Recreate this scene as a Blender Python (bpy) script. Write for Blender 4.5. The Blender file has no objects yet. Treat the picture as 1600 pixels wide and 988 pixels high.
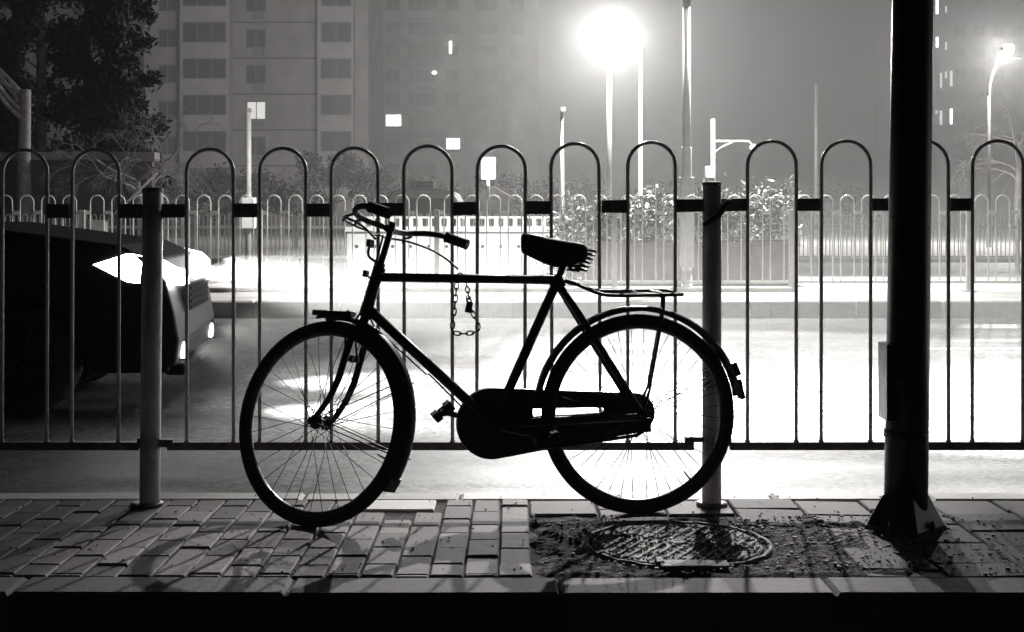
import bpy, math, random
from mathutils import Vector, Matrix, geometry
random.seed(7)
S = bpy.context.scene
R = math.radians

# ------------------------------------------------------------------ camera
F, CAMZ = 2100.0, 1.083            # focal length in photograph pixels, eye height above the pavement
cam_d = bpy.data.cameras.new('camera')
cam = bpy.data.objects.new('camera', cam_d)
S.collection.objects.link(cam)
cam.location = (0, 0, CAMZ)
cam.rotation_euler = (R(90), 0, 0)
cam_d.sensor_width = 36
cam_d.lens = 36 * F / 1600
cam_d.shift_y = -159 / 1600
cam_d.clip_start, cam_d.clip_end = 0.05, 1500
S.camera = cam
S.render.resolution_x, S.render.resolution_y = 1024, 632

# ------------------------------------------------------------------ night sky, exposure
W = bpy.data.worlds.new('World')
S.world = W
W.use_nodes = True
bg = W.node_tree.nodes['Background']
bg.inputs['Color'].default_value = (1.0, 0.86, 0.92, 1)
bg.inputs['Strength'].default_value = 0.001
vs = S.view_settings
vs.view_transform, vs.look = 'Standard', 'None'
vs.exposure, vs.gamma, vs.use_curve_mapping = 0.0, 1.0, False
S.cycles.use_denoising = True
S.cycles.max_bounces = 8
S.cycles.volume_bounces = 0
S.cycles.sample_clamp_indirect = 4.0
S.cycles.volume_max_steps = 64

KEY_W, KEY_AT = 15000, (2.75, 17.0, 9.0)     # tall median lamp, the head over the near road
KEY2_W, PAVE_SPOT_W = 17000, 8500               # added second head that lights the median; added narrow spot on the paving
LAMP_A_W, BLOCK_LIGHT_W, LAMP_B_W = 32000, 1500, 3500
GLOW_A_W, GLOW_B_W, GLOW_K_W = 29000, 9000, 800
NEAR_A_W, NEAR_B_W = 5500, 3200            # the same two lamps, light thrown to all sides
HEAD_W, FOG_W = 135000, 3500
HAZE = 0.0023

# ------------------------------------------------------------------ helpers
def P(px, py, Y):                  # a pixel of the photograph at a distance Y -> the place it shows
    return Vector(((px - 800) * Y / F, Y, CAMZ - (py - 335) * Y / F))

class MB:
    """collects shapes, becomes ONE mesh object"""
    def __init__(s): s.v, s.f, s.sm = [], [], []
    def add(s, vs_, fs, smooth=False):
        n = len(s.v)
        s.v += [tuple(v) for v in vs_]
        for f in fs:
            s.f.append(tuple(n + i for i in f)); s.sm.append(smooth)
        return s
    def box(s, c, d, rot=None):
        hx, hy, hz = d[0] / 2, d[1] / 2, d[2] / 2
        vs_ = [Vector((x, y, z)) for x in (-hx, hx) for y in (-hy, hy) for z in (-hz, hz)]
        if rot is not None: vs_ = [rot @ v for v in vs_]
        c = Vector(c)
        return s.add([v + c for v in vs_], [(0, 1, 3, 2), (4, 6, 7, 5), (0, 4, 5, 1), (2, 3, 7, 6), (0, 2, 6, 4), (1, 5, 7, 3)])
    def bbox(s, a, b):
        return s.box([(a[i] + b[i]) / 2 for i in range(3)], [abs(b[i] - a[i]) for i in range(3)])
    def tube(s, pts, r, n=10, closed=False, caps=True):
        pts = [Vector(p) for p in pts]
        m = len(pts)
        rr = r if isinstance(r, (list, tuple)) else [r] * m
        T = []
        for i in range(m):
            if closed: t = pts[(i + 1) % m] - pts[i - 1]
            else: t = pts[min(i + 1, m - 1)] - pts[max(i - 1, 0)]
            T.append(t.normalized() if t.length > 1e-9 else Vector((0, 0, 1)))
        u = T[0].orthogonal().normalized()
        vs_, fs = [], []
        for i in range(m):
            u = (u - T[i] * u.dot(T[i]))
            u = u.normalized() if u.length > 1e-6 else T[i].orthogonal().normalized()
            w = T[i].cross(u)
            for k in range(n):
                a = 2 * math.pi * k / n
                vs_.append(pts[i] + (u * math.cos(a) + w * math.sin(a)) * rr[i])
        for i in range(m if closed else m - 1):
            j = (i + 1) % m
            for k in range(n):
                l = (k + 1) % n
                fs.append((i * n + k, i * n + l, j * n + l, j * n + k))
        s.add(vs_, fs, True)
        if caps and not closed:
            b = len(s.v) - len(vs_)
            s.f.append(tuple(b + k for k in reversed(range(n)))); s.sm.append(False)
            s.f.append(tuple(b + (m - 1) * n + k for k in range(n))); s.sm.append(False)
        return s
    def lathe(s, prof, c=(0, 0, 0), n=24, axis='z', smooth=True):
        vs_, fs = [], []
        for (r, h) in prof:
            for k in range(n):
                a = 2 * math.pi * k / n
                x, y = r * math.cos(a), r * math.sin(a)
                vs_.append(Vector((x, y, h) if axis == 'z' else (x, h, y) if axis == 'y' else (h, x, y)) + Vector(c))
        for i in range(len(prof) - 1):
            for k in range(n):
                l = (k + 1) % n
                fs.append((i * n + k, i * n + l, (i + 1) * n + l, (i + 1) * n + k))
        s.add(vs_, fs, smooth)
        b = len(s.v) - len(vs_)
        s.f.append(tuple(b + k for k in reversed(range(n)))); s.sm.append(False)
        s.f.append(tuple(b + (len(prof) - 1) * n + k for k in range(n))); s.sm.append(False)
        return s
    def prism(s, loops, y0, y1, put=None):
        """polygon loops (outer first, then holes) in x,z, thick from y0 to y1"""
        put = put or (lambda x, y, z: (x, y, z))
        flat = [p for lp in loops for p in lp]
        tri = geometry.tessellate_polygon([[Vector((p[0], p[1], 0)) for p in lp] for lp in loops])
        n = len(flat)
        vs_ = [put(p[0], y0, p[1]) for p in flat] + [put(p[0], y1, p[1]) for p in flat]
        fs = [tuple(t) for t in tri] + [tuple(n + i for i in reversed(t)) for t in tri]
        o = 0
        for lp in loops:
            m = len(lp)
            for i in range(m):
                j = (i + 1) % m
                fs.append((o + i, o + j, n + o + j, n + o + i))
            o += m
        return s.add(vs_, fs)
    def xform(s, M):
        s.v = [tuple(M @ Vector(v)) for v in s.v]
        return s
    def build(s, name, m, parent=None, bevel=0, recalc=True):
        import bmesh
        me = bpy.data.meshes.new(name)
        me.from_pydata(s.v, [], s.f)
        me.polygons.foreach_set('use_smooth', s.sm)
        if recalc:
            bm = bmesh.new(); bm.from_mesh(me)
            bmesh.ops.recalc_face_normals(bm, faces=bm.faces)
            bm.to_mesh(me); bm.free()
        me.materials.append(m)
        o = bpy.data.objects.new(name, me)
        S.collection.objects.link(o)
        if parent is not None: o.parent = parent
        if bevel:
            b = o.modifiers.new('bevel', 'BEVEL'); b.width = bevel; b.segments = 2; b.limit_method = 'ANGLE'
        return o

def tag(o, label, cat, group=None, kind=None):
    o['label'] = label; o['category'] = cat
    if group: o['group'] = group
    if kind: o['kind'] = kind
    return o
def thing(name, label, cat, loc=(0, 0, 0), rz=0, group=None):
    o = bpy.data.objects.new(name, None)
    S.collection.objects.link(o)
    o.location = loc; o.rotation_euler = (0, 0, rz); o.empty_display_size = 0.1
    return tag(o, label, cat, group)
def structure(o): o['kind'] = 'structure'; return o
def dup(o, parent=None):
    c = o.copy(); S.collection.objects.link(c)
    if parent is not None: c.parent = parent
    for ch in list(o.children): dup(ch, c)
    return c

# ------------------------------------------------------------------ materials
def mat(name, col, rough=0.6, metal=0.0, var=0.0, scale=8.0, bump=0.0, bscale=40.0, rvar=0.0, spec=0.5, emit=None, estr=0.0, dirt=None):
    m = bpy.data.materials.new(name); m.use_nodes = True
    nt = m.node_tree; b = nt.nodes['Principled BSDF']
    col = (col, col, col) if isinstance(col, (int, float)) else col
    b.inputs['Base Color'].default_value = (*col, 1)
    b.inputs['Roughness'].default_value = rough
    b.inputs['Metallic'].default_value = metal
    b.inputs['Specular IOR Level'].default_value = spec
    tc = nt.nodes.new('ShaderNodeTexCoord')
    def noise(sc, det=5):
        n = nt.nodes.new('ShaderNodeTexNoise'); n.inputs['Scale'].default_value = sc; n.inputs['Detail'].default_value = det
        nt.links.new(tc.outputs['Object'], n.inputs['Vector']); return n
    if var or dirt:
        n = noise(scale)
        r = nt.nodes.new('ShaderNodeValToRGB')
        r.color_ramp.elements[0].position, r.color_ramp.elements[1].position = 0.32, 0.68
        lo = [max(0, c * (1 - var)) for c in col]; hi = [min(1, c * (1 + var)) for c in col]
        if dirt: lo = dirt
        r.color_ramp.elements[0].color = (*lo, 1); r.color_ramp.elements[1].color = (*hi, 1)
        nt.links.new(n.outputs['Fac'], r.inputs['Fac']); nt.links.new(r.outputs['Color'], b.inputs['Base Color'])
    if rvar:
        n = noise(scale * 2.3)
        mr = nt.nodes.new('ShaderNodeMapRange')
        mr.inputs['To Min'].default_value = max(0.05, rough - rvar); mr.inputs['To Max'].default_value = min(1, rough + rvar)
        nt.links.new(n.outputs['Fac'], mr.inputs['Value']); nt.links.new(mr.outputs['Result'], b.inputs['Roughness'])
    if bump:
        n = noise(bscale, 6)
        bp = nt.nodes.new('ShaderNodeBump'); bp.inputs['Strength'].default_value = bump; bp.inputs['Distance'].default_value = 0.01
        nt.links.new(n.outputs['Fac'], bp.inputs['Height']); nt.links.new(bp.outputs['Normal'], b.inputs['Normal'])
    if emit is not None:
        b.inputs['Emission Color'].default_value = (*emit, 1); b.inputs['Emission Strength'].default_value = estr
    return m
M = {}
M['steel_white'] = mat('worn white fence paint', (.74, .72, .72), .30, var=.16, scale=14, bump=.12, bscale=60, rvar=.1)
M['post_white'] = mat('scuffed white post paint', (.80, .77, .78), .42, var=.12, scale=6, bump=.12, bscale=40, rvar=.1, dirt=(.42, .39, .40))
M['steel_far'] = mat('white fence paint', (.78, .78, .76), .5, var=.08)
M['rail_dark'] = mat('grimy rail paint', (.20, .17, .175), .5, var=.4, scale=20, bump=.2)
M['bike_black'] = mat('black enamel', (.012, .011, .012), .45, var=.4, scale=30, rvar=.15)
M['bike_steel'] = mat('dull dark steel', (.05, .045, .047), .5, metal=.7, var=.4, scale=40)
M['rubber'] = mat('black rubber', (.010, .010, .010), .8, bump=.3, bscale=120)
M['leather'] = mat('black leather', (.012, .011, .011), .6, bump=.3, bscale=80)
M['rim'] = mat('dull rim steel', (.10, .095, .1), .35, metal=.9, var=.3, scale=30)
M['spoke'] = mat('tarnished spoke wire', (.05, .047, .05), .5, metal=.4)
M['red'] = mat('dusty reflector plastic', (.02, .018, .018), .4)
M['pole_black'] = mat('black pole paint', (.016, .015, .016), .32, var=.5, scale=9, rvar=.12, bump=.1, bscale=25)
M['pole_grey'] = mat('galvanised pole', (.45, .45, .44), .45, var=.15)
M['pole_dull'] = mat('dimmed grey pole', (.07, .068, .068), .6, var=.2)  # grey darkened to tone down the lamplight on these poles
M['iron'] = mat('cast iron', (.085, .08, .08), .74, metal=.0, var=.5, scale=18, bump=.5, bscale=70, rvar=.15)
M['chain'] = mat('chain steel', (.03, .028, .03), .45, metal=.6, var=.4, scale=60)
M['car_paint'] = mat('dark car paint', (.010, .009, .010), .5, spec=.2)
M['car_trim'] = mat('black car trim', (.008, .008, .008), .8, spec=.1)
M['car_glass'] = mat('dark car glass', (.006, .006, .007), .1)
M['lens'] = mat('lit headlamp', (.8, .8, .8), .3, emit=(1, 1, .98), estr=22)
M['fog_lens'] = mat('lit fog lamp', (.8, .8, .8), .3, emit=(1, 1, .98), estr=6)
M['lamp_lens'] = mat('lit street lamp glass', (.8, .8, .8), .3, emit=(1, 1, .97), estr=60)
M['white_van'] = mat('white van paint', (.75, .75, .74), .4)
M['glass'] = mat('dark window glass', (.06, .056, .06), .3)
M['frame'] = mat('window frame', (.20, .19, .19), .6)
M['wall_a'] = mat('stained render', (.30, .275, .28), .85, var=.18, scale=.5, bump=.2, bscale=3)
M['wall_a_light'] = mat('balcony render', (.40, .375, .38), .85, var=.12, scale=.7)
M['wall_b'] = mat('pale tower render', (.26, .245, .245), .85, var=.12, scale=.3)
M['wall_c'] = mat('dark tower render', (.16, .14, .15), .85, var=.15, scale=.3)
M['band'] = mat('dark floor band', (.12, .11, .11), .8)
M['lit'] = mat('lit window', (.8, .8, .8), .5, emit=(1, 1, .96), estr=3.0)
M['lit_dim'] = mat('dimly lit window', (.5, .5, .5), .5, emit=(1, .97, .95), estr=.7)
M['board'] = mat('white board', (.80, .80, .79), .6, var=.06, scale=3)
M['dark'] = mat('dark fitting', (.03, .028, .03), .6)
M['concrete'] = mat('concrete', (.36, .35, .345), .8, var=.18, scale=2.5, bump=.35, bscale=25)
M['kerb_face'] = mat('kerb granite', (.34, .32, .325), .75, var=.25, scale=5, bump=.4, bscale=40)
M['bark'] = mat('bark', (.12, .11, .11), .9, var=.4, scale=6, bump=.6, bscale=20)
M['bark_white'] = mat('limewashed bark', (.45, .43, .43), .9, var=.3, scale=6, bump=.5, bscale=20)
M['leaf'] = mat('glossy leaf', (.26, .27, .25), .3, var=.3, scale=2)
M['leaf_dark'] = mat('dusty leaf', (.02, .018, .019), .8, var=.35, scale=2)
M['planter'] = mat('dark planter brick', (.085, .075, .078), .85, var=.3, scale=6, bump=.3, bscale=30)
M['soil'] = mat('soil', (.055, .048, .048), .95, var=.7, scale=30, bump=1.0, bscale=90)
M['stone'] = mat('loose stone', (.30, .28, .28), .8, var=.4, scale=30)
M['paint_line'] = mat('road paint', (.72, .72, .70), .6, var=.2, scale=12, bump=.2)

# asphalt: coarse aggregate
def asphalt(name, base, rough):
    m = mat(name, base, rough, spec=.5)
    nt = m.node_tree; b = nt.nodes['Principled BSDF']; tc = nt.nodes.new('ShaderNodeTexCoord')
    N_ = nt.nodes.new; Lk = nt.links.new
    v = N_('ShaderNodeTexVoronoi'); v.inputs['Scale'].default_value = 42; Lk(tc.outputs['Object'], v.inputs['Vector'])
    bw = N_('ShaderNodeSeparateColor'); Lk(v.outputs['Color'], bw.inputs[0])
    n = N_('ShaderNodeTexNoise'); n.inputs['Scale'].default_value = 1.6; n.inputs['Detail'].default_value = 9; n.inputs['Roughness'].default_value = .65; Lk(tc.outputs['Object'], n.inputs['Vector'])
    mp = N_('ShaderNodeMapping'); mp.inputs['Scale'].default_value = (.12, 1.6, 1); Lk(tc.outputs['Object'], mp.inputs['Vector'])
    n2 = N_('ShaderNodeTexNoise'); n2.inputs['Scale'].default_value = 1.3; n2.inputs['Detail'].default_value = 4; Lk(mp.outputs['Vector'], n2.inputs['Vector'])
    cr = N_('ShaderNodeTexVoronoi'); cr.feature = 'DISTANCE_TO_EDGE'; cr.inputs['Scale'].default_value = .55
    wr = N_('ShaderNodeVectorMath'); wr.operation = 'MULTIPLY_ADD'; wr.inputs[1].default_value = (.5, .5, .5); Lk(n.outputs['Color'], wr.inputs[0]); Lk(tc.outputs['Object'], wr.inputs[2]); Lk(wr.outputs[0], cr.inputs['Vector'])
    ck = N_('ShaderNodeMapRange'); ck.inputs['From Max'].default_value = .012; ck.inputs['To Min'].default_value = .35; Lk(cr.outputs['Distance'], ck.inputs['Value'])
    def mr(src, a, b_, lo=.0, hi=1.0):
        q = N_('ShaderNodeMapRange'); q.inputs['From Min'].default_value = lo; q.inputs['From Max'].default_value = hi; q.inputs['To Min'].default_value = a; q.inputs['To Max'].default_value = b_
        Lk(src, q.inputs['Value']); return q.outputs['Result']
    def mul(a, c):
        q = N_('ShaderNodeMath'); q.operation = 'MULTIPLY'; Lk(a, q.inputs[0]); Lk(c, q.inputs[1]); return q.outputs[0]
    val = mul(mul(mr(bw.outputs[0], .1, 2.3), mr(n.outputs['Fac'], .55, 1.45, .3, .7)), mul(mr(n2.outputs['Fac'], .6, 1.4, .3, .7), ck.outputs['Result']))
    bc = N_('ShaderNodeMath'); bc.operation = 'MULTIPLY'; bc.inputs[1].default_value = base; Lk(val, bc.inputs[0])
    cc = N_('ShaderNodeCombineColor')
    for q in range(3): Lk(bc.outputs[0], cc.inputs[q])
    Lk(cc.outputs[0], b.inputs['Base Color'])
    Lk(mr(n2.outputs['Fac'], rough - .16, rough + .16, .3, .7), b.inputs['Roughness'])
    bp = N_('ShaderNodeBump'); bp.inputs['Strength'].default_value = .45; bp.inputs['Distance'].default_value = .005
    Lk(bw.outputs[1], bp.inputs['Height']); Lk(bp.outputs['Normal'], b.inputs['Normal'])
    return m
M['asphalt'] = asphalt('asphalt', .05, .62)
M['asphalt_dark'] = asphalt('old asphalt', .03, .8)

# paving blocks: each block its own tone (attribute), wear and grit on top
def paving(name, lo, hi, rough):
    m = mat(name, hi, rough)
    nt = m.node_tree; b = nt.nodes['Principled BSDF']; tc = nt.nodes.new('ShaderNodeTexCoord')
    at = nt.nodes.new('ShaderNodeAttribute'); at.attribute_name = 'tone'
    n = nt.nodes.new('ShaderNodeTexNoise'); n.inputs['Scale'].default_value = 22; n.inputs['Detail'].default_value = 8
    n3 = nt.nodes.new('ShaderNodeTexNoise'); n3.inputs['Scale'].default_value = 3.0; n3.inputs['Detail'].default_value = 6
    n2 = nt.nodes.new('ShaderNodeTexNoise'); n2.inputs['Scale'].default_value = 170; n2.inputs['Detail'].default_value = 5
    for k in (n, n2, n3): nt.links.new(tc.outputs['Object'], k.inputs['Vector'])
    a = nt.nodes.new('ShaderNodeMath'); a.operation = 'MULTIPLY_ADD'; a.inputs[1].default_value = .5
    nt.links.new(n.outputs['Fac'], a.inputs[0]); nt.links.new(at.outputs['Fac'], a.inputs[2])
    a2 = nt.nodes.new('ShaderNodeMath'); a2.operation = 'MULTIPLY_ADD'; a2.inputs[1].default_value = .7
    nt.links.new(n3.outputs['Fac'], a2.inputs[0]); nt.links.new(a.outputs[0], a2.inputs[2])
    r = nt.nodes.new('ShaderNodeValToRGB')
    r.color_ramp.elements[0].position, r.color_ramp.elements[1].position = .55, 1.45
    r.color_ramp.elements[1].position = 1.0
    s_ = nt.nodes.new('ShaderNodeMath'); s_.operation = 'MULTIPLY'; s_.inputs[1].default_value = .62
    nt.links.new(a2.outputs[0], s_.inputs[0]); nt.links.new(s_.outputs[0], r.inputs['Fac'])
    r.color_ramp.elements[0].color = (*lo, 1); r.color_ramp.elements[1].color = (*hi, 1)
    nt.links.new(r.outputs['Color'], b.inputs['Base Color'])
    bp = nt.nodes.new('ShaderNodeBump'); bp.inputs['Strength'].default_value = .5; bp.inputs['Distance'].default_value = .004
    ad = nt.nodes.new('ShaderNodeMath'); ad.operation = 'ADD'
    nt.links.new(n.outputs['Fac'], ad.inputs[0]); nt.links.new(n2.outputs['Fac'], ad.inputs[1])
    nt.links.new(ad.outputs[0], bp.inputs['Height']); nt.links.new(bp.outputs['Normal'], b.inputs['Normal'])
    return m
M['paver'] = paving('worn paving blocks', (.07, .06, .063), (.23, .205, .21), .75)
M['kerb_top'] = paving('kerb stone', (.42, .41, .40), (.74, .72, .70), .7)
M['slab'] = paving('broken paving slabs', (.06, .052, .055), (.19, .17, .175), .8)

# ------------------------------------------------------------------ ground, roads, pavement
KY0, KY1 = 3.84, 5.235             # front edge and road edge of the pavement
ROADZ, MEDZ = -0.12, 0.08
structure(MB().add([(-300, -60, -.5), (300, -60, -.5), (300, 500, -.5), (-300, 500, -.5)], [(0, 1, 2, 3)]).build('ground', M['asphalt_dark'], recalc=False))
structure(MB().bbox((-60, KY1 + .006, -.45), (60, 15.58, ROADZ)).build('road', M['asphalt']))
structure(MB().bbox((-60, 21.6, -.45), (60, 33.5, ROADZ)).build('road', M['asphalt']))
structure(MB().bbox((-60, 33.506, -.45), (60, 160, ROADZ + .1)).build('ground', M['concrete']))
structure(MB().bbox((-60, -30, -.49), (60, KY0 - .004, -.40)).build('road', M['asphalt_dark']))
lm = MB()
for x0 in (3.35, 9.4, -8.7, -14.7): lm.add([(x0, 11.9, ROADZ + .004), (x0 + 3.6, 11.9, ROADZ + .004), (x0 + 3.6, 12.05, ROADZ + .004), (x0, 12.05, ROADZ + .004)], [(0, 1, 2, 3)])
structure(lm.build('road_marking', M['paint_line'], recalc=False))

def blocks(name, material, cells, thick=.05, gap=.006, bev=.005, jz=.0035, tilt=.009):
    """paving blocks with chamfered tops, each a little high or low and tipped"""
    v, f, tone = [], [], []
    for (x0, y0, x1, y1, tn) in cells:
        dz = random.uniform(-jz, jz); tx = random.uniform(-tilt, tilt); ty = random.uniform(-tilt, tilt)
        g = gap / 2 * random.uniform(.6, 1.5)
        a, b_, c, d = x0 + g, y0 + g, x1 - g, y1 - g
        n = len(v); cx, cy = (a + c) / 2, (b_ + d) / 2
        for (q, z) in ((0, -thick), (0, -bev), (bev, 0)):
            for (x, y) in ((a + q, b_ + q), (c - q, b_ + q), (c - q, d - q), (a + q, d - q)):
                v.append((x, y, z + dz + (x - cx) * tx + (y - cy) * ty))
        for k in range(2):
            for i in range(4):
                j = (i + 1) % 4
                f.append((n + k * 4 + i, n + k * 4 + j, n + k * 4 + 4 + j, n + k * 4 + 4 + i))
        f.append((n + 8, n + 9, n + 10, n + 11))
        tone += [tn] * 12
    me = bpy.data.meshes.new(name); me.from_pydata(v, [], f)
    at = me.attributes.new('tone', 'FLOAT', 'POINT'); at.data.foreach_set('value', tone)
    me.materials.append(material)
    o = bpy.data.objects.new(name, me); S.collection.objects.link(o)
    return structure(o)
structure(MB().bbox((-40, KY0 + .01, -.45), (40, KY1 - .004, -.011)).build('pavement_bed', M['soil']))
cells = []
cw, cl = .104, .21
i = 0
x = .062 - 60 * cw
while x < .06 - 1e-6:
    y = 5.10; off = (i % 2) * .5
    y1 = y
    first = cl * (1 - off * .999) if off else cl
    while y1 > 4.03:
        y0 = max(4.025, y1 - (first if y1 == y else cl))
        if not (-.58 < x + cw / 2 < -.28 and y1 > 4.93) and y1 - y0 > .02:
            cells.append((x, y0, x + cw, y1, random.random()))
        y1 = y0
    x += cw; i += 1
blocks('pavement', M['paver'], cells)
# broken slabs to the right
cells = []
x = .062; i = 0
HX, HY, HR = .545, 4.43, .315
while x < 7:
    w = .25
    y1 = 5.10; k = 0
    while y1 > 4.04:
        y0 = max(4.025, y1 - (.17 if (i + k) % 2 and k == 0 else .25))
        cx, cy = x + w / 2, (y0 + y1) / 2
        if not (cx < 1.05 and cy < 4.78) and y1 - y0 > .03: cells.append((x, y0, x + w, y1, random.random()))
        y1 = y0; k += 1
    x += w; i += 1
blocks('pavement', M['slab'], cells, gap=.008, bev=.005, jz=.005, tilt=.02)
blocks('kerb', M['kerb_top'], [(-8 + .6 * k, 5.10, -8 + .6 * (k + 1), KY1, random.random()) for k in range(27)], thick=.3, jz=.002, tilt=.002, bev=.012)
blocks('pavement', M['kerb_top'], [(-.576, 4.93, -.284, 5.10, .9)], jz=0, tilt=0)
blocks('kerb', M['slab'], [(.14 - .79 * 9 + .79 * k, KY0, .14 - .79 * 9 + .79 * (k + 1), 4.02, random.random()) for k in range(18)], thick=.42, jz=.002, tilt=.002, bev=.01)
# dirt patch round the manhole
def soil_patch():
    nx, ny = 90, 60
    x0, x1, y0, y1 = -.12, 1.5, 4.02, 4.84
    v, f = [], []
    from mathutils import noise as N
    for j in range(ny + 1):
        for i in range(nx + 1):
            x = x0 + (x1 - x0) * i / nx; y = y0 + (y1 - y0) * j / ny
            h = N.noise((x * 9, y * 9, 1)) * .007 + N.noise((x * 30, y * 30, 2)) * .007 + N.noise((x * 80, y * 80, 5)) * .004 - .006
            d = math.hypot(x - HX, y - HY)
            if d < HR + .01: h = min(h, -.012) - .01
            e = min(x - .055 + N.noise((x * 3, y * 8, 11)) * .07 + N.noise((x * 9, y * 25, 4)) * .03, y - y0, (y1 - y) + N.noise((x * 7, 3, 3)) * .06, (1.22 - x) * .6 + N.noise((x * 4, y * 5, 8)) * .16)
            h += .003 - max(0, .04 - e) * .35
            v.append((x, y, h))
    for j in range(ny):
        for i in range(nx):
            a = j * (nx + 1) + i
            f.append((a, a + 1, a + nx + 2, a + nx + 1))
    me = bpy.data.meshes.new('soil'); me.from_pydata(v, [], f); me.materials.append(M['soil'])
    o = bpy.data.objects.new('soil', me); S.collection.objects.link(o); structure(o)
soil_patch()
def stone_mesh(mb, c, r):
    ps = []
    for k in range(8):
        sx, sy, sz = (k & 1) * 2 - 1, (k >> 1 & 1) * 2 - 1, (k >> 2 & 1) * 2 - 1
        ps.append(Vector(c) + Vector((sx * random.uniform(.5, 1), sy * random.uniform(.5, 1), sz * random.uniform(.3, .7))) * r)
    mb.add(ps, [(0, 1, 3, 2), (4, 6, 7, 5), (0, 4, 5, 1), (2, 3, 7, 6), (0, 2, 6, 4), (1, 5, 7, 3)])
gr = MB()
for k in range(1500):
    x = random.gauss(.75, .5); y = random.uniform(4.03, 4.82)
    if not .07 < x < 1.9: continue
    if math.hypot(x - HX, y - HY) < HR + .02 and random.random() < .75: continue
    stone_mesh(gr, (x, y, .004), random.choice((.002, .0025, .003, .003, .004, .005, .007)))
for k in range(250): stone_mesh(gr, (random.uniform(-2.4, 2.2), random.uniform(4.05, 5.2), .004), random.uniform(.002, .005))
tag(gr.build('gravel', M['stone']), 'loose grit and crumbled stone scattered round the manhole', 'gravel', kind='stuff')
# median: kerb stones and concrete top
mk = [(-24 + 1.0 * k, 15.6, -24 + 1.0 * (k + 1), 16.0, random.random()) for k in range(50)]
o = blocks('kerb', M['kerb_top'], mk, thick=.32, jz=.006, tilt=.004, bev=.02, gap=.012); o.location.z = MEDZ
structure(MB().bbox((-60, 16.005, -.45), (60, 21.594, MEDZ - .004)).build('median', M['concrete']))
structure(MB().bbox((-60, 17.35, MEDZ), (3.63, 17.75, MEDZ + .05)).build('median_plinth', M['concrete']))

# ------------------------------------------------------------------ near fence
FY = 5.0
def arch_pts(xl, xr, ztop, zb, y, n=14):
    r = (xr - xl) / 2; cx = (xl + xr) / 2
    pts = [(xl, y, zb)]
    zc = ztop - r
    pts.append((xl, y, zc - .1))
    for k in range(n + 1):
        a = math.pi - math.pi * k / n
        pts.append((cx + r * math.cos(a), y, zc + r * math.sin(a)))
    pts += [(xr, y, zc - .1), (xr, y, zb)]
    return pts
def near_panel(label, arches, rails, bottom, brackets):
    base = P((bottom[0] + bottom[1]) / 2, 790, FY)
    t = thing('hooped_railing', label, 'fence', (base.x, FY, 0), 0, 'hooped fence panels along the pavement')
    inv = Matrix.Translation((-base.x, -FY, 0))
    zb = P(0, 691, FY).z
    for (a, b, top) in arches:
        xa, xb = P(a, 0, FY).x, P(b, 0, FY).x
        m = MB(); m.tube(arch_pts(xa + .007, xb - .007, P(0, top + 3, FY).z + random.uniform(-.003, .003), zb, FY), .0070, 12)
        xm = (xa + xb) / 2; m.xform(Matrix.Translation((xm, FY, zb)) @ Matrix.Rotation(random.gauss(0, .0028), 4, 'Y') @ Matrix.Rotation(random.gauss(0, .004), 4, 'X') @ Matrix.Translation((-xm, -FY, -zb)))
        for q in (xa, xb): m.lathe([(.011, -.004), (.009, .006)], (q + (.007 if q == xa else -.007), FY, zb + .002), 8)
        m.xform(inv).build('hoop', M['steel_white'], t)
    for (a, b, y0, y1, y2, y3) in rails:
        A, B = P(a, y0, FY), P(b, y1, FY); C, D = P(a, y2, FY), P(b, y3, FY)
        m = MB(); h = .013
        vs_ = [(q.x, FY + s_, q.z) for s_ in (-h, h) for q in (A, B, D, C)]
        m.add(vs_, [(0, 1, 2, 3), (7, 6, 5, 4), (0, 4, 5, 1), (1, 5, 6, 2), (2, 6, 7, 3), (3, 7, 4, 0)])
        m.xform(inv).build('rail', M['rail_dark'], t, bevel=.002)
    m = MB(); a, b = P(bottom[0], 690.5, FY), P(bottom[1], 703, FY)
    m.bbox((a.x, FY - .014, a.z), (b.x, FY + .014, b.z))
    m.xform(inv).build('bottom_rail', M['rail_dark'], t, bevel=.002)
    for (a, b, y0, y1) in brackets:
        m = MB(); p, q = P(a, y0, FY), P(b, y1, FY)
        m.bbox((p.x, FY - .018, p.z), (q.x, FY + .012, q.z)); m.tube([(q.x - .02, FY - .03, (p.z + q.z) / 2), (q.x - .02, FY + .02, (p.z + q.z) / 2)], .008, 8)
        m.xform(inv).build('bracket', M['rail_dark'], t)
    return t
near_panel('white hooped steel fence panel left of the left fence post, in the dark',
           [(-226, -149, 231), (-112, -36, 231), (0, 76, 231), (109, 188, 230)],
           [(-150, -111, 319, 319, 341, 341), (-37, 1, 319, 319, 341, 341), (75, 110, 319, 319, 341, 341), (187, 224, 319, 319, 341, 341)],
           (-260, 218), [(216, 228, 684, 698)])
near_panel('white hooped steel fence panel behind the bicycle, between the two fence posts',
           [(289, 368, 231), (403, 481, 230), (515, 594, 228), (629, 710, 227), (742, 823, 225), (860, 941, 222), (978, 1058, 221)],
           [(252, 290, 319, 319, 341, 340), (367, 404, 318, 318, 340, 340), (480, 516, 318, 318, 339, 339), (593, 630, 317, 317, 337, 337),
            (709, 743, 316, 315, 337, 336), (822, 861, 314, 314, 335, 335), (940, 979, 313, 312, 333, 333), (1057, 1101, 311, 311, 332, 331)],
           (262, 1084), [(250, 272, 686, 698), (1070, 1100, 682, 690)])
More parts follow.
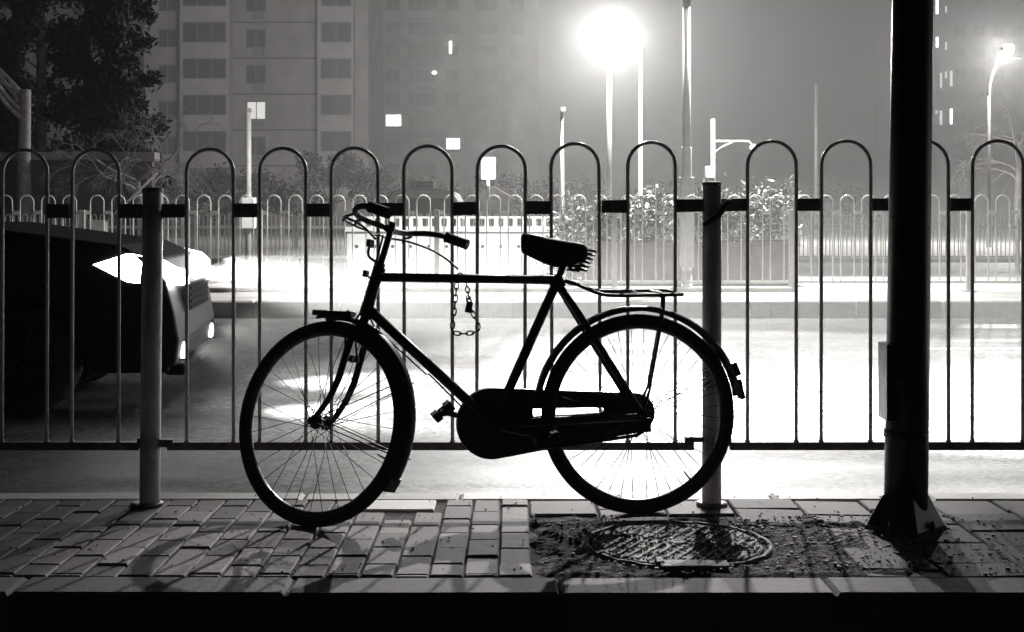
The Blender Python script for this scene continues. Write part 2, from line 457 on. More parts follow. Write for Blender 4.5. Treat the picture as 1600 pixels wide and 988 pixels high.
near_panel('white hooped steel fence panel right of the right fence post, behind the thick black pole',
           [(1165, 1247, 219), (1280, 1363, 218), (1399, 1485, 217), (1516, 1601, 217), (1635, 1716, 216)],
           [(1126, 1166, 310, 310, 331, 330), (1246, 1281, 310, 310, 330, 330), (1362, 1400, 310, 310, 330, 330), (1484, 1517, 310, 310, 330, 330), (1600, 1636, 310, 310, 330, 330), (1715, 1750, 310, 310, 330, 330)],
           (1140, 1790), [(1124, 1142, 684, 696)])
def fence_post(label, xt, xb, ytop, r):
    b, tp = P(xb, 790, FY), P(xt, ytop, FY)
    t = thing('fence_post', label, 'post', (b.x, FY, 0), 0, 'round posts of the pavement fence')
    d = Vector((tp.x - b.x, 0, tp.z))
    m = MB(); m.tube([(0, 0, -.03), (0, 0, .03), d * .5, d - Vector((0, 0, .004))], r, 28); m.build('shaft', M['post_white'], t)
    m = MB(); m.lathe([(r + .001, -.014), (r + .0015, -.002), (r - .006, .002)], d, 28); m.build('cap', M['rail_dark'], t)
    m = MB(); m.lathe([(r + .022, -.004), (r + .022, .007), (r + .002, .009)], (-.012 if xb < 500 else 0, 0, .004), 24); m.build('base_plate', M['rail_dark'], t)
    return t
fence_post('round white fence post at the left, standing nearest the dark car', 239, 234, 294, .0375)
fence_post('round white fence post behind the rear wheel of the bicycle', 1112.5, 1112, 285, .0355)
# cable end hooked round the right post
cb = MB(); cb.tube([P(1142, 312, 4.99), P(1136, 316, 4.955), P(1131, 326, 4.945), P(1122, 338, 4.94), P(1110, 347, 4.945), P(1099, 352, 4.955)], [.007, .009, .010, .0105, .010, .009], 10)
tag(cb.build('cable', M['rubber']), 'thick black cable end slung round the right fence post', 'cable')

# ------------------------------------------------------------------ thick black pole on the pavement
BY = 4.62
b = P(1415, 835, BY)
t = thing('utility_pole', 'thick black pole with a flared foot on the pavement at the right', 'pole', (b.x, BY, 0))
tp = P(1426, 0, BY) - Vector((b.x, BY, 0))
k = 4.2 / tp.z
m = MB(); m.tube([(0, 0, .0), (tp.x * .3, 0, tp.z * .3), (tp.x, 0, tp.z), (tp.x * k, 0, 4.2)], [.0735, .0725, .068, .066], 40); m.build('shaft', M['pole_black'], t)
m = MB()
for (z0, z1, r0, r1) in ((.012, .12, .138, .08),):
    vs_ = [(r0 * math.cos(a), r0 * math.sin(a), z0) for a in (0, math.pi / 2, math.pi, -math.pi / 2)] + [(r1 * math.cos(a), r1 * math.sin(a), z1) for a in (0, math.pi / 2, math.pi, -math.pi / 2)]
    m.add(vs_, [(0, 1, 5, 4), (1, 2, 6, 5), (2, 3, 7, 6), (3, 0, 4, 7), (4, 5, 6, 7), (3, 2, 1, 0)])
m.build('flared_foot', M['pole_black'], t, bevel=.004)
m = MB()
for a in range(4):
    an = a * math.pi / 2 + math.pi / 4
    m.lathe([(.009, .0), (.009, .03), (.004, .034)], (.1 * math.cos(an), .1 * math.sin(an), .01), 6)
m.box((0, 0, .008), (.2, .2, .016), Matrix.Rotation(math.pi / 4, 3, 'Z')); m.build('base_plate', M['pole_black'], t)
m = MB(); q0, q1 = P(1379, 536, BY) - b, P(1391, 655, BY) - b
m.bbox((q0.x, -.055, q1.z + b.z), (q1.x + .012, .06, q0.z + b.z)); m.build('sign_plate', M['pole_black'], t, bevel=.004)
m = MB()
for z in (.33, .52): m.lathe([(.0755, -.012), (.0755, .012)], (0.002, 0, z), 32)
m.build('clamp', M['pole_black'], t)

# ------------------------------------------------------------------ manhole
t = thing('manhole_cover', 'round ribbed iron manhole cover sunk in dirt below the rear wheel', 'manhole cover', (HX, HY, 0))
m = MB(); pr = [(HR - .020, -.03), (HR - .020, .001), (HR - .017, .003), (HR - .008, .003), (HR - .005, .0), (HR - .004, -.03)]
n = 64
vs_, fs = [], []
for (r, h) in pr:
    for q in range(n): vs_.append((r * math.cos(2 * math.pi * q / n), r * math.sin(2 * math.pi * q / n), h + .002 * math.sin(q * 1.7)))
for a in range(len(pr) - 1):
    for q in range(n): fs.append((a * n + q, a * n + (q + 1) % n, (a + 1) * n + (q + 1) % n, (a + 1) * n + q))
m.add(vs_, fs, True); m.build('rim', M['iron'], t)
m = MB(); m.lathe([(HR - .034, -.03), (HR - .034, -.002), (HR - .04, .001)], (0, 0, 0), 48)
rr = HR - .045
for a in range(-7, 8):
    y = a * .037
    hw = math.sqrt(max(0, rr * rr - y * y)) - .012
    for (xa, xb) in ((-hw, -.03), (.03, hw)):
        if xb - xa < .04: continue
        mm = MB(); mm.box(((xa + xb) / 2, y, .0022), (xb - xa, .012, .0044)); mm.xform(Matrix.Rotation(R(62), 4, 'Z')); m.add(mm.v, mm.f)
m.lathe([(.03, -.001), (.03, .005), (.022, .006)], (0, 0, 0), 20)
m.build('lid', M['iron'], t)
m = MB(); m.bbox((-.09, -.335, -.01), (.12, -.26, .012)); m.bbox((-.1, -.3, -.01), (-.075, -.235, .016)); m.build('hinge_plate', M['iron'], t, bevel=.003)
# soil blown over the cover
m = MB()
for k in range(900):
    a, r = random.uniform(0, 6.28), HR * .9 * math.sqrt(random.random())
    x, y = r * math.cos(a) + HX, r * math.sin(a) + HY
    stone_mesh(m, (x, y, .003), random.choice((.002, .003, .003, .004, .006)))
tag(m.build('dirt_clods', M['soil']), 'dark dirt crumbs lying on the manhole cover', 'dirt', kind='stuff')

# ------------------------------------------------------------------ bicycle
LEAN = R(3)
ang = math.atan2(-.162, -.987)
bike = thing('bicycle', 'old black roadster bicycle leaning at the fence, front wheel turned away', 'bicycle', (0.463, 4.86, 0))
bike.rotation_mode = 'XYZ'
BM = Matrix.Rotation(ang, 4, 'Z') @ Matrix.Rotation(LEAN, 4, 'X')
bike.rotation_euler = BM.to_euler('XYZ')
BLK = M['bike_black']
RW = .36
SA = Vector((.985, 0, .73)); SD = Vector((-.297, 0, 1)).normalized()
STEER = Matrix.Translation(SA) @ Matrix.Rotation(R(-39), 4, SD) @ Matrix.Translation(-SA)
FWD = Vector((SD.z, 0, -SD.x))     # perpendicular to the steering axis, forward
# slide the hub along the steering axis until the tyre touches the ground
def hub_at(s): return SA - SD * s + FWD * .055
ax = (BM.to_3x3() @ (STEER.to_3x3() @ Vector((0, 1, 0))))
drop = RW * math.sqrt(1 - ax.z ** 2)
lo_, hi_ = .2, .6
for _ in range(40):
    s_ = (lo_ + hi_) / 2
    if (BM @ (STEER @ hub_at(s_))).z > drop: lo_ = s_
    else: hi_ = s_
HUB0 = hub_at(s_); HUBR = Vector((0, 0, RW / math.cos(0)))
def wheel(c, X, nsp, old=0):
    c = Vector(c)
    def ring(prof, n=96):
        vs_, fs = [], []
        m = len(prof)
        for q in range(n):
            a = 2 * math.pi * q / n
            for (r, y) in prof: vs_.append((c.x + r * math.cos(a), c.y + y, c.z + r * math.sin(a)))
        for q in range(n):
            for k in range(m): fs.append((q * m + k, q * m + (k + 1) % m, ((q + 1) % n) * m + (k + 1) % m, ((q + 1) % n) * m + k))
        return vs_, fs
    mb = MB(); mb.add(*ring([(.327, -.016), (.327, .016), (.318, .017), (.309, .010), (.306, 0), (.309, -.010), (.318, -.017)]), True)
    w = mb.xform(X).build('wheel', M['rim'], bike)
    tr = []
    for q in range(14):
        a = 2 * math.pi * q / 14
        tr.append((.338 + .0225 * math.cos(a), .0195 * math.sin(a)))
    mb = MB(); mb.add(*ring(tr), True)
    mb.xform(X).build('tyre', M['rubber'], w)
    mb = MB(); mb.lathe([(.008, -.055), (.012, -.05), (.012, -.036), (.026, -.033), (.026, -.029), (.014, -.025), (.013, 0), (.014, .025), (.026, .029), (.026, .033), (.012, .036), (.012, .05), (.008, .055)], c, 20, 'y')
    mb.xform(X).build('hub', M['bike_steel'], w)
    mb = MB()
    for q in range(nsp):
        side = 1 if q % 2 else -1
        a = 2 * math.pi * (q + .5) / nsp
        da = (1 if (q // 2) % 2 else -1) * R(68)
        p0 = c + Vector((.024 * math.cos(a + da), side * .031, .024 * math.sin(a + da)))
        p1 = c + Vector((.312 * math.cos(a), side * .004, .312 * math.sin(a)))
        mb.tube([p0, p1], .00135, 5)
    mb.xform(X).build('spokes', M['spoke'], w)
    a = R(205 if old else 232)
    mb = MB(); mb.tube([c + Vector((.31 * math.cos(a), 0, .31 * math.sin(a))), c + Vector((.27 * math.cos(a), 0, .27 * math.sin(a)))], [.004, .003], 8)
    mb.xform(X).build('valve', M['rubber'], w)
    return w
I4 = Matrix.Identity(4)
RH = Vector((0, 0, RW / math.cos(LEAN) * math.cos(LEAN)))
RH.z = RW
wheel(RH, I4, 40); wheel(HUB0, STEER, 32, 1)
BB = Vector((.534, 0, .334)); SC = Vector((.297, 0, .842))
def hd(z): return Vector((SA.x + (-.297) * (z - .73), 0, z))
HT, HBt = hd(.892), hd(.725)
mb = MB()
mb.tube([HBt, HT], .0195, 20); mb.tube([HBt - SD * .004, HBt + SD * .012], .023, 20); mb.tube([HT - SD * .012, HT + SD * .004], .023, 20)
mb.tube([hd(.862), SC + Vector((0, 0, .004))], .0160, 18)
mb.tube([hd(.752), BB], .0185, 18)
mb.tube([SC + (SC - BB).normalized() * .02, BB], .0175, 18)
mb.lathe([(.022, -.036), (.022, .036)], BB, 20, 'y')
for s_ in (-1, 1):
    mb.tube([SC + Vector((0, .016 * s_, -.006)), SC + (RH - SC) * .3 + Vector((0, .034 * s_, 0)), RH + Vector((.004, .056 * s_, .01))], [.0125, .0135, .0105], 12)
    mb.tube([BB + Vector((-.02, .02 * s_, 0)), BB + (RH - BB) * .35 + Vector((0, .032 * s_, 0)), RH + Vector((.0, .056 * s_, -.006))], [.015, .016, .013], 12)
    mb.lathe([(.011, -.004), (.011, .004)], RH + Vector((0, .058 * s_, 0)), 8, 'y')
mb.lathe([(.021, -.014), (.021, .014)], SC, 16, 'y')
mb.tube([SC + Vector((-.02, -.03, -.012)), SC + Vector((-.02, .03, -.012))], .006, 8)
mb.build('frame', BLK, bike)
# fork
mb = MB()
CR = SA - SD * .055
for s_ in (-1, 1):
    end = HUB0 + Vector((0, .053 * s_, 0))
    top = CR + Vector((0, .045 * s_, 0)) - SD * .01
    axp = SA - SD * ((SA - HUB0).dot(SD))
    p2 = SA - SD * .24 + Vector((0, .049 * s_, 0)); p3 = SA - SD * .31 + FWD * .012 + Vector((0, .051 * s_, 0))
    p4 = SA - SD * .37 + FWD * .036 + Vector((0, .053 * s_, 0))
    mb.tube([top, p2, p3, p4, end], [.0135, .0125, .0115, .0105, .0085], 14)
    mb.tube([CR, CR + Vector((0, .03 * s_, .001)), top], [.016, .015, .0125], 12)
    mb.lathe([(.014, -.005), (.014, .005), (.008, .006), (.008, .014)], end + Vector((0, .004, 0)), 10, 'y')
mb.tube([CR - SD * .012, HBt + SD * .01], .0165, 16)
fork = mb.xform(STEER).build('fork', BLK, bike)
# stem and bar
ST = hd(1.045)
mb = MB()
mb.tube([HT, ST - SD * .01], .0115, 14); mb.tube([ST - SD * .02, ST + SD * .012], [.0135, .011], 12)
mb.tube([HT, HT + SD * .02], .017, 14)
mb.tube([ST - SD * .018, ST - SD * .012 + FWD * .022], .014, 12)
bar = []
C0 = ST - SD * .012 + FWD * .025
def L(f, l, u): return C0 + FWD * f + Vector((0, l, 0)) + SD * u
half = [(.008, .03, .0), (.02, .09, .0), (.022, .14, .004), (.012, .185, .014), (-.02, .218, .028), (-.06, .237, .036), (-.095, .248, .036)]
def smooth(pts, it=2):
    pts = [Vector(p) for p in pts]
    for _ in range(it):
        q = [pts[0]]
        for a, b_ in zip(pts, pts[1:]): q += [a * .75 + b_ * .25, a * .25 + b_ * .75]
        pts = q + [pts[-1]]
    return pts
GR_END = (-.185, .262, .028)
pts = [L(*p) for p in smooth(half + [GR_END])]
ptsr = [L(p[0], -p[1], p[2]) for p in smooth(half + [GR_END])]
mb.tube(list(reversed(ptsr)) + pts, .0108, 12)
hb = mb.xform(STEER).build('handlebar', M['bike_steel'], bike)
for s_ in (1, -1):
    mb = MB(); a, b_ = Vector(half[-1]), Vector(GR_END)
    g = []
    rr_ = []
    for k in range(15):
        q = a + (b_ - a) * (k / 14)
        g.append(L(q.x, q.y * s_, q.z)); rr_.append(.0175 + (.0022 if k % 2 else 0) + (.002 if k in (0, 14) else 0))
    mb.tube(g, rr_, 14); mb.xform(STEER).build('grip', M['rubber'], hb)
    mb = MB()     # rod brake lever: runs under the bar from the stem, out and back below the grip
    lv = [(.035, .025, -.03), (.055, .09, -.03), (.058, .15, -.024), (.04, .2, -.016), (-.005, .235, -.018), (-.06, .25, -.024), (-.12, .262, -.042), (-.17, .27, -.066)]
    mb.tube([L(p[0], p[1] * s_, p[2]) for p in smooth(lv)], [.0042] * len(smooth(lv)), 8)
    for (f_, l_) in ((.02, .11), (.012, .19)):
        mb.tube([L(f_, l_ * s_, .002), L(f_ + .03, l_ * s_, -.012), L(f_ + .03, l_ * s_, -.03)], .005, 8)
    mb.xform(STEER).build('brake_lever', M['bike_steel'], hb)
# brake rods, bracket, stirrup
mb = MB()
mb.tube([L(.0, 0, -.03), L(-.003, 0, -.1), SA + FWD * .026, CR + FWD * .045], .004, 8)
mb.tube([L(.035, -.025, -.03), L(.05, 0, -.04), L(.035, .025, -.03)], .004, 8)
for s_ in (-1, 1):
    mb.tube([CR + FWD * .045, CR + FWD * .05 + Vector((0, .03 * s_, -.02)), CR + FWD * .04 + Vector((0, .035 * s_, -.1)), CR + FWD * .035 + Vector((0, .012 * s_, -.115))], .004, 8)
    mb.box(CR + FWD * .035 + Vector((0, .016 * s_, -.112)), (.035, .012, .02))
mb.xform(STEER).build('brake_stirrup', M['bike_steel'], bike)
mb = MB()
mb.tube(smooth([HT + FWD * .01 + SD * .02, HT + FWD * .035 + SD * .022, HT + FWD * .066 + SD * .034, HT + FWD * .07 + SD * .07]), .005, 8)
mb.box(HT + FWD * .069 + SD * .078, (.013, .03, .026)); mb.box(HT + FWD * .05 - SD * .03, (.014, .022, .022)); mb.tube([HT + FWD * .05 - SD * .03, HT + FWD * .01 - SD * .05], .004, 8)
mb.xform(STEER).build('lamp_bracket', BLK, bike)
# down rod for the rear brake under the down tube
mb = MB()
d0, d1 = hd(.73) + Vector((-.03, .01, -.045)), BB + Vector((.06, .01, .01))
mb.tube([d0, d0 + (d1 - d0) * .5 + Vector((0, 0, .004)), d0 + (d1 - d0) * .53 + Vector((0, 0, .014)), d1], .0033, 6)
mb.tube([d0, d0 + Vector((.03, 0, .06))], .0033, 6)
mb.build('brake_rod', M['bike_steel'], bike)
# mudguards
def guard(c, r, a0, a1, wd, X, flap=None):
    c = Vector(c); n = 60; pr = [(-1, -.014), (-.85, -.004), (-.5, .003), (0, .006), (.5, .003), (.85, -.004), (1, -.014)]
    vs_, fs = [], []
    k = len(pr)
    for t_ in (0, .0016):
        for q in range(n + 1):
            a = R(a0 + (a1 - a0) * q / n)
            for (y, h) in pr: vs_.append((c.x + (r + h + t_) * math.cos(a), c.y + y * wd, c.z + (r + h + t_) * math.sin(a)))
    N0 = (n + 1) * k
    for lay in (0, N0):
        for q in range(n):
            for j in range(k - 1): fs.append((lay + q * k + j, lay + q * k + j + 1, lay + (q + 1) * k + j + 1, lay + (q + 1) * k + j))
    mb = MB(); mb.add(vs_, fs, True)
    if flap:
        a = R(a1); p = c + Vector((r * math.cos(a), 0, r * math.sin(a)))
        tg = Vector((-math.sin(a), 0, math.cos(a)))
        ro = Matrix.Rotation(-a, 3, 'Y')
        mb.box(p + tg * flap * .4, (.005, wd * 2.1, flap), ro)
    return mb.xform(X)
guard(RH, .385, 12, 172, .031, I4).build('mudguard', BLK, bike)
fg = guard(HUB0, .379, 86, 212, .031, STEER, .05)
fgo = fg.build('mudguard', BLK, bike)
mb = MB()   # mudguard stays
for s_ in (-1, 1):
    for a in (160, 200):
        p = HUB0 + Vector((.383 * math.cos(R(a)), .03 * s_, .383 * math.sin(R(a))))
        mb.tube([HUB0 + Vector((0, .062 * s_, 0)), p], .0022, 6)
mb.xform(STEER).build('stay', M['spoke'], fgo)
mb = MB()
for s_ in (-1, 1):
    for a in (152, 160): mb.tube([RH + Vector((0, .066 * s_, 0)), RH + Vector((.385 * math.cos(R(a)), .03 * s_, .385 * math.sin(R(a))))], .002, 6)
mb.build('stay', M['spoke'], bike)
# plate riding on the front mudguard
mb = MB(); a = R(99)
pp = HUB0 + Vector((.385 * math.cos(a), 0, .385 * math.sin(a)))
mb.box(pp + Vector((.005, 0, .002)), (.12, .03, .016), Matrix.Rotation(R(-5), 3, 'Y')); mb.box(pp + Vector((.085, 0, .010)), (.06, .03, .018), Matrix.Rotation(R(-5), 3, 'Y')); mb.tube([pp + Vector((-.03, 0, -.004)), pp + Vector((-.03, 0, .012))], .006, 8)
mb.xform(STEER).build('mudguard_plate', BLK, bike)
# chain case
def hull_case(grow=0):
    r0, r1 = .127 + grow, .072 + grow
    c0, c1 = (BB.x, BB.z), (0.004, .36)
    dx, dz = c1[0] - c0[0], c1[1] - c0[1]
    d = math.hypot(dx, dz); base = math.atan2(dz, dx); off = math.acos((r0 - r1) / d)
    pts = []
    n = 26
    a0, a1 = base + off, base + 2 * math.pi - off
    for q in range(n + 1):
        a = a0 + (a1 - a0) * q / n; pts.append((c0[0] + r0 * math.cos(a), c0[1] + r0 * math.sin(a)))
    for q in range(n + 1):
        a = base - off + (2 * off) * q / n; pts.append((c1[0] + r1 * math.cos(a), c1[1] + r1 * math.sin(a)))
    return pts
slot = [(.385, .384), (.125, .382), (.115, .372), (.16, .352), (.345, .326), (.37, .338), (.385, .36)]
mb = MB(); mb.prism([hull_case(), slot], -.062, -.026)
for q in range(40):
    pass
case = mb.build('chain_case', BLK, bike, bevel=.006)
mb = MB(); mb.lathe([(.10, -.0655), (.095, -.068), (.02, -.068)], BB, 32, 'y'); mb.build('cover_disc', BLK, case)
mb = MB(); mb.tube([(.05, -.045, .405), (.4, -.045, .443)], .004, 6); mb.tube([(.05, -.045, .315), (.4, -.045, .235)], .004, 6); mb.build('chain', M['chain'], case)
# cranks and pedals
def crank(s_, ang_):
    d = Vector((math.cos(ang_), 0, math.sin(ang_)))
    p0 = BB + Vector((0, .075 * s_, 0)); p1 = p0 + d * .17 + Vector((0, .008 * s_, 0))
    mb = MB(); mb.tube([p0, p0 + d * .02, p1], [.014, .0115, .0095], 12); mb.lathe([(.016, -.012), (.016, .012)], p0, 12, 'y'); mb.lathe([(.013, -.008), (.013, .008)], p1, 12, 'y')
    mb.tube([BB, p0], .009, 10)
    c = mb.build('crank', M['bike_steel'], bike)
    mb = MB(); pc = p1 + Vector((0, .055 * s_, 0)); ro = Matrix.Rotation(R(38 if s_ < 0 else 15), 3, 'Y')
    for q in (-1, 1): mb.box(pc + ro @ Vector((.028 * q, 0, 0)), (.027, .092, .034), ro)
    for q in (-1, 1): mb.box(pc + Vector((0, .048 * q, 0)), (.078, .005, .02), ro)
    mb.tube([p1, pc + Vector((0, .052 * s_, 0))], .007, 8)
    mb.build('pedal', M['rubber'], c, bevel=.004)
crank(-1, R(13)); crank(1, R(193))
# saddle
mb = MB(); mb.tube([SC, Vector((.262, 0, .925))], .0125, 14); mb.tube([Vector((.262, -.022, .925)), Vector((.262, .022, .925))], .013, 10)
mb.build('seat_post', M['bike_steel'], bike)
sec = [(.427, .014, 1.004, .04), (.420, .022, 1.012, .062), (.40, .026, 1.012, .072), (.36, .032, 1.004, .082), (.32, .042, .997, .09), (.28, .060, .991, .094), (.245, .085, .985, .086), (.218, .100, .981, .072), (.196, .102, .977, .058), (.182, .094, .968, .042)]
vs_, fs = [], []
prof = [(-1.0, -1), (-1.02, -.5), (-.92, -.12), (-.6, .0), (-.25, .02), (0, -.02), (.25, .02), (.6, .0), (.92, -.12), (1.02, -.5), (1.0, -1)]
k = len(prof)
for lay in (0, .004):
    for (x, hw, z, dr) in sec:
        for (y, h) in prof: vs_.append((x, y * (hw - lay), z + h * dr - lay + (.012 if h == -1 and abs(y) else 0) * 0))
n = len(sec)
vs_ = [(.427 - (.427 - q[0]) * .915, q[1], q[2]) for q in vs_]
for lay in (0, n * k):
    for q in range(n - 1):
        for j in range(k - 1): fs.append((lay + q * k + j, lay + q * k + j + 1, lay + (q + 1) * k + j + 1, lay + (q + 1) * k + j))
    fs.append(tuple(lay + j for j in range(k))); fs.append(tuple(lay + (n - 1) * k + j for j in range(k)))
mb = MB(); mb.add(vs_, fs, True)
sad = mb.build('saddle', M['leather'], bike)
mb = MB()
for s_ in (-1, 1):
    mb.tube([(.40, .012 * s_, .965), (.34, .026 * s_, .943), (.27, .03 * s_, .925), (.25, .05 * s_, .902), (.225, .065 * s_, .880)], .0052, 8)
    mb.tube([(.212, .085 * s_, .966), (.208, .075 * s_, .952), (.204, .066 * s_, .953)], .005, 8)
mb.tube([(.212, -.085, .964), (.206, 0, .967), (.212, .085, .964)], .006, 8)
mb.box((.262, 0, .932), (.05, .07, .022))
mb.build('saddle_rail', M['bike_steel'], sad)
for s_ in (-1, 1):
    hx = []
    for q in range(90):
        a = q / 90 * 2 * math.pi * 5.5
        f_ = q / 89
        hx.append((.225 - .038 * f_ + .02 * math.cos(a), .066 * s_ + .02 * math.sin(a), .878 + .074 * f_ + .006 * math.cos(a)))
    mb = MB(); mb.tube(hx, .0042, 6); mb.build('spring', M['bike_steel'], sad)
# rear rack
mb = MB()
for s_ in (-1, 1):
    dz = -.0075 * s_
    rp = smooth([(.268, .014 * s_, .842), (.235, .03 * s_, .832), (.205, .058 * s_, .824 + dz), (.165, .066 * s_, .806 + dz), (.12, .068 * s_, .795 + dz), (-.09, .066 * s_, .797 + dz), (-.135, .055 * s_, .797 + dz), (-.162, .03 * s_, .79)])
    mb.tube(rp, .0068, 10)
    o_ = .004 if s_ > 0 else -.024
    mb.tube([(-.088 + o_, .064 * s_, .797 + dz), (-.086 + o_, .062 * s_, .74), (-.028 + o_, .066 * s_, .45), (.0 + o_ * .5, .066 * s_, .365)], .0052, 8)
mb.tube([(-.162, -.03, .79), (-.166, 0, .788), (-.162, .03, .79)], .0062, 10)
for x in (.13, .0, -.09): mb.tube([(x, -.066, .804), (x, .066, .789)], .0045, 8)
for y in (-.022, .022): mb.tube([(.12, y, .796), (-.155, y, .794)], .0035, 8)
mb.tube([(-.07, .072, .788), (-.07, -.07, .802)], .009, 8)
mb.build('rack', M['bike_black'], bike)
# rear reflector and number plate holder
mb = MB()
for (a, ln, o_) in ((157, .05, .017), (168, .075, .012)):
    p = RH + Vector(((.384 + o_ * .6) * math.cos(R(a)), 0, (.384 + o_ * .6) * math.sin(R(a))))
    mb.box(p, (o_ * 1.5, .05, ln), Matrix.Rotation(R(180 - a) * -1 * -1, 3, 'Y'))
mb.build('reflector', M['red'], bike, bevel=.004)
# rear stand hanging off the axle
mb = MB()
mb.tube([RH + Vector((.0, .06, -.01)), RH + Vector((-.008, .062, -.05)), RH + Vector((.03, .06, -.075))], .008, 8); mb.box(RH + Vector((-.01, .06, -.035)), (.035, .02, .05))
mb.tube([RH + Vector((.03, .06, -.072)), (.25, .06, .262), (.4, .05, .25)], .006, 8)
mb.build('stand', M['bike_steel'], bike)

# chain lock over the top tube
BMW = Matrix.Translation((0.463, 4.86, 0)) @ BM
def bp(px, py, yb):                # pixel -> bicycle plane
    d = P(px, py, 1) - Vector((0, 0, CAMZ)); n_ = BM.to_3x3() @ Vector((0, 1, 0))
    o_ = Vector((0.463, 4.86, 0)) + n_ * yb; c = Vector((0, 0, CAMZ))
    return c + d * (n_.dot(o_ - c) / n_.dot(d))
lock = thing('chain_lock', 'steel chain with padlock hanging in a loop from the bicycle top tube', 'chain lock', bp(722, 432, 0))
li = Matrix.Translation(-lock.location)
path = [(721, 428, .0), (716, 432, .02), (714, 443, .022), (712, 463, .02), (710, 485, .02), (707, 508, .02), (706, 520, .018), (722, 522, .014), (736, 521, .012), (747, 518, .012), (748, 508, .012), (741, 495, .012), (735, 478, .01), (732, 462, .008), (729, 445, -.012), (727, 433, -.02), (721, 428, 0)]
pw = [bp(*p) for p in path]
# resample
dist = [0]
for a, b_ in zip(pw, pw[1:]): dist.append(dist[-1] + (b_ - a).length)
def at_(d):
    for k in range(len(pw) - 1):
        if d <= dist[k + 1]: return pw[k] + (pw[k + 1] - pw[k]) * ((d - dist[k]) / max(1e-9, dist[k + 1] - dist[k]))
    return pw[-1]
mb = MB(); d = 0; q = 0; LK = .0235
while d < dist[-1] - .01:
    a, b_ = at_(d), at_(min(dist[-1], d + LK))
    t_ = (b_ - a).normalized(); u = t_.cross(Vector((0, 1, 0))).normalized(); w = t_.cross(u)
    s1 = u if q % 2 == 0 else w
    c = (a + b_) / 2; ring = []
    for e in range(14):
        an = 2 * math.pi * e / 14
        ring.append(c + t_ * (math.cos(an) * LK * .66) + s1 * (math.sin(an) * .0072))
    mb.tube(ring, .0026, 6, closed=True); d += LK; q += 1
mb.xform(li).build('chain', M['chain'], lock)
c = bp(733, 480, .012)
mb = MB(); mb.box(c, (.024, .018, .04), Matrix.Rotation(R(12), 3, 'Y')); mb.tube([c + Vector((-.008, 0, .018)), c + Vector((-.01, 0, .036)), c + Vector((-.004, 0, .042)), c + Vector((.004, 0, .036)), c + Vector((.008, 0, .018))], .003, 8)
mb.xform(li).build('padlock', M['chain'], lock, bevel=.003)

# ------------------------------------------------------------------ dark car with its lamps on, just entering from the left
CARX, CARY, CARR = -1.98, 8.0, R(6)
car = thing('car', 'dark car entering at the left behind the fence with its headlights on', 'car', (CARX, CARY, ROADZ), CARR)
def side(mb, pts, y0, y1): return mb.prism([pts], y0, y1)
CW = 1.82
prof = [(-.02, .30), (.0, .45), (-.03, .62), (-.08, .80), (-.16, .93), (-.35, 1.02), (-1.15, 1.13), (-1.3, 1.15), (-4.35, 1.15), (-4.5, .95), (-4.55, .55), (-4.5, .28)]
def wheel_arch(cx): return [(cx - .37 * math.cos(R(a)), .28 + .42 * math.sin(R(a))) for a in range(0, 181, 15)]
low = []
for cx in (-3.75, -.93): low += wheel_arch(cx)
outline = prof + low
mb = MB(); mb.prism([outline], 0, CW)
body = mb.build('body', M['car_paint'], car, bevel=.09); body.modifiers['bevel'].segments = 5
gh = [(-1.5, 1.14), (-2.15, 1.62), (-2.45, 1.70), (-3.9, 1.72), (-4.3, 1.55), (-4.42, 1.14)]
mb = MB(); mb.prism([gh], .09, CW - .09); cab = mb.build('cabin', M['car_paint'], car, bevel=.06)
mb = MB()
for y in (.084, CW - .084):
    mb.prism([[(-1.75, 1.19), (-2.2, 1.57), (-2.6, 1.62), (-2.6, 1.19)]], y - .004, y + .004)
    mb.prism([[(-2.7, 1.19), (-2.7, 1.64), (-3.8, 1.62), (-4.15, 1.5), (-4.25, 1.19)]], y - .004, y + .004)
mb.build('side_window', M['car_glass'], car)
mb = MB(); mb.add([(-1.5, .2, 1.155), (-1.5, CW - .2, 1.155), (-2.13, CW - .28, 1.62), (-2.13, .28, 1.62)], [(0, 1, 2, 3)])
mb.xform(Matrix.Translation((.012, 0, .012))).build('windscreen', M['car_glass'], car)
for cx in (-3.75, -.93):
    for y in (.02, CW - .22):
        mb = MB(); mb.lathe([(.2, 0), (.31, .0), (.34, .03), (.34, .17), (.31, .2), (.2, .2)], (cx, y, .34), 36, 'y'); w = mb.build('wheel', M['rubber'], car)
        mb = MB(); yy = y - .006 if y < 1 else y + .2
        for q in range(5):
            a = 2 * math.pi * q / 5
            mb.tube([(cx, yy, .34), (cx + .2 * math.cos(a), yy, .34 + .2 * math.sin(a))], .025, 6)
        mb.tube([(cx + .21 * math.cos(2 * math.pi * q / 24), yy, .34 + .21 * math.sin(2 * math.pi * q / 24)) for q in range(24)], .018, 6, closed=True)
        mb.build('rim', M['car_trim'], w)
for y in (.0, CW):
    s_ = 1 if y == 0 else -1
    mb = MB()
    hl = [(-.50, -.003, .905), (-.30, -.006, .97), (-.12, .02, .93), (-.055, .12, .88), (-.03, .38, .86), (-.02, .38, .77), (-.035, .1, .775), (-.10, .01, .78), (-.30, -.004, .80)]
    pts_ = [(p[0], y + s_ * p[1], p[2]) for p in hl]
    cen = Vector((-.2, y + s_ * .03, .86))
    vs_ = pts_ + [tuple(Vector((.03 + p[0], (p[1]), p[2])) ) for p in pts_]
    n = len(pts_)
    fs = [tuple(n + q for q in range(n))] + [(q, (q + 1) % n, n + (q + 1) % n, n + q) for q in range(n)]
    mb.add(vs_, fs); mb.build('headlight', M['lens'], car, bevel=.02)
    mb = MB(); mb.lathe([(.05, -.03), (.05, .006), (.03, .012)], (.0, y + s_ * .2, .375), 20, 'x'); mb.build('fog_lamp', M['fog_lens'], car)
mb = MB(); mb.bbox((-.03, .45, .60), (.004, CW - .45, .76))
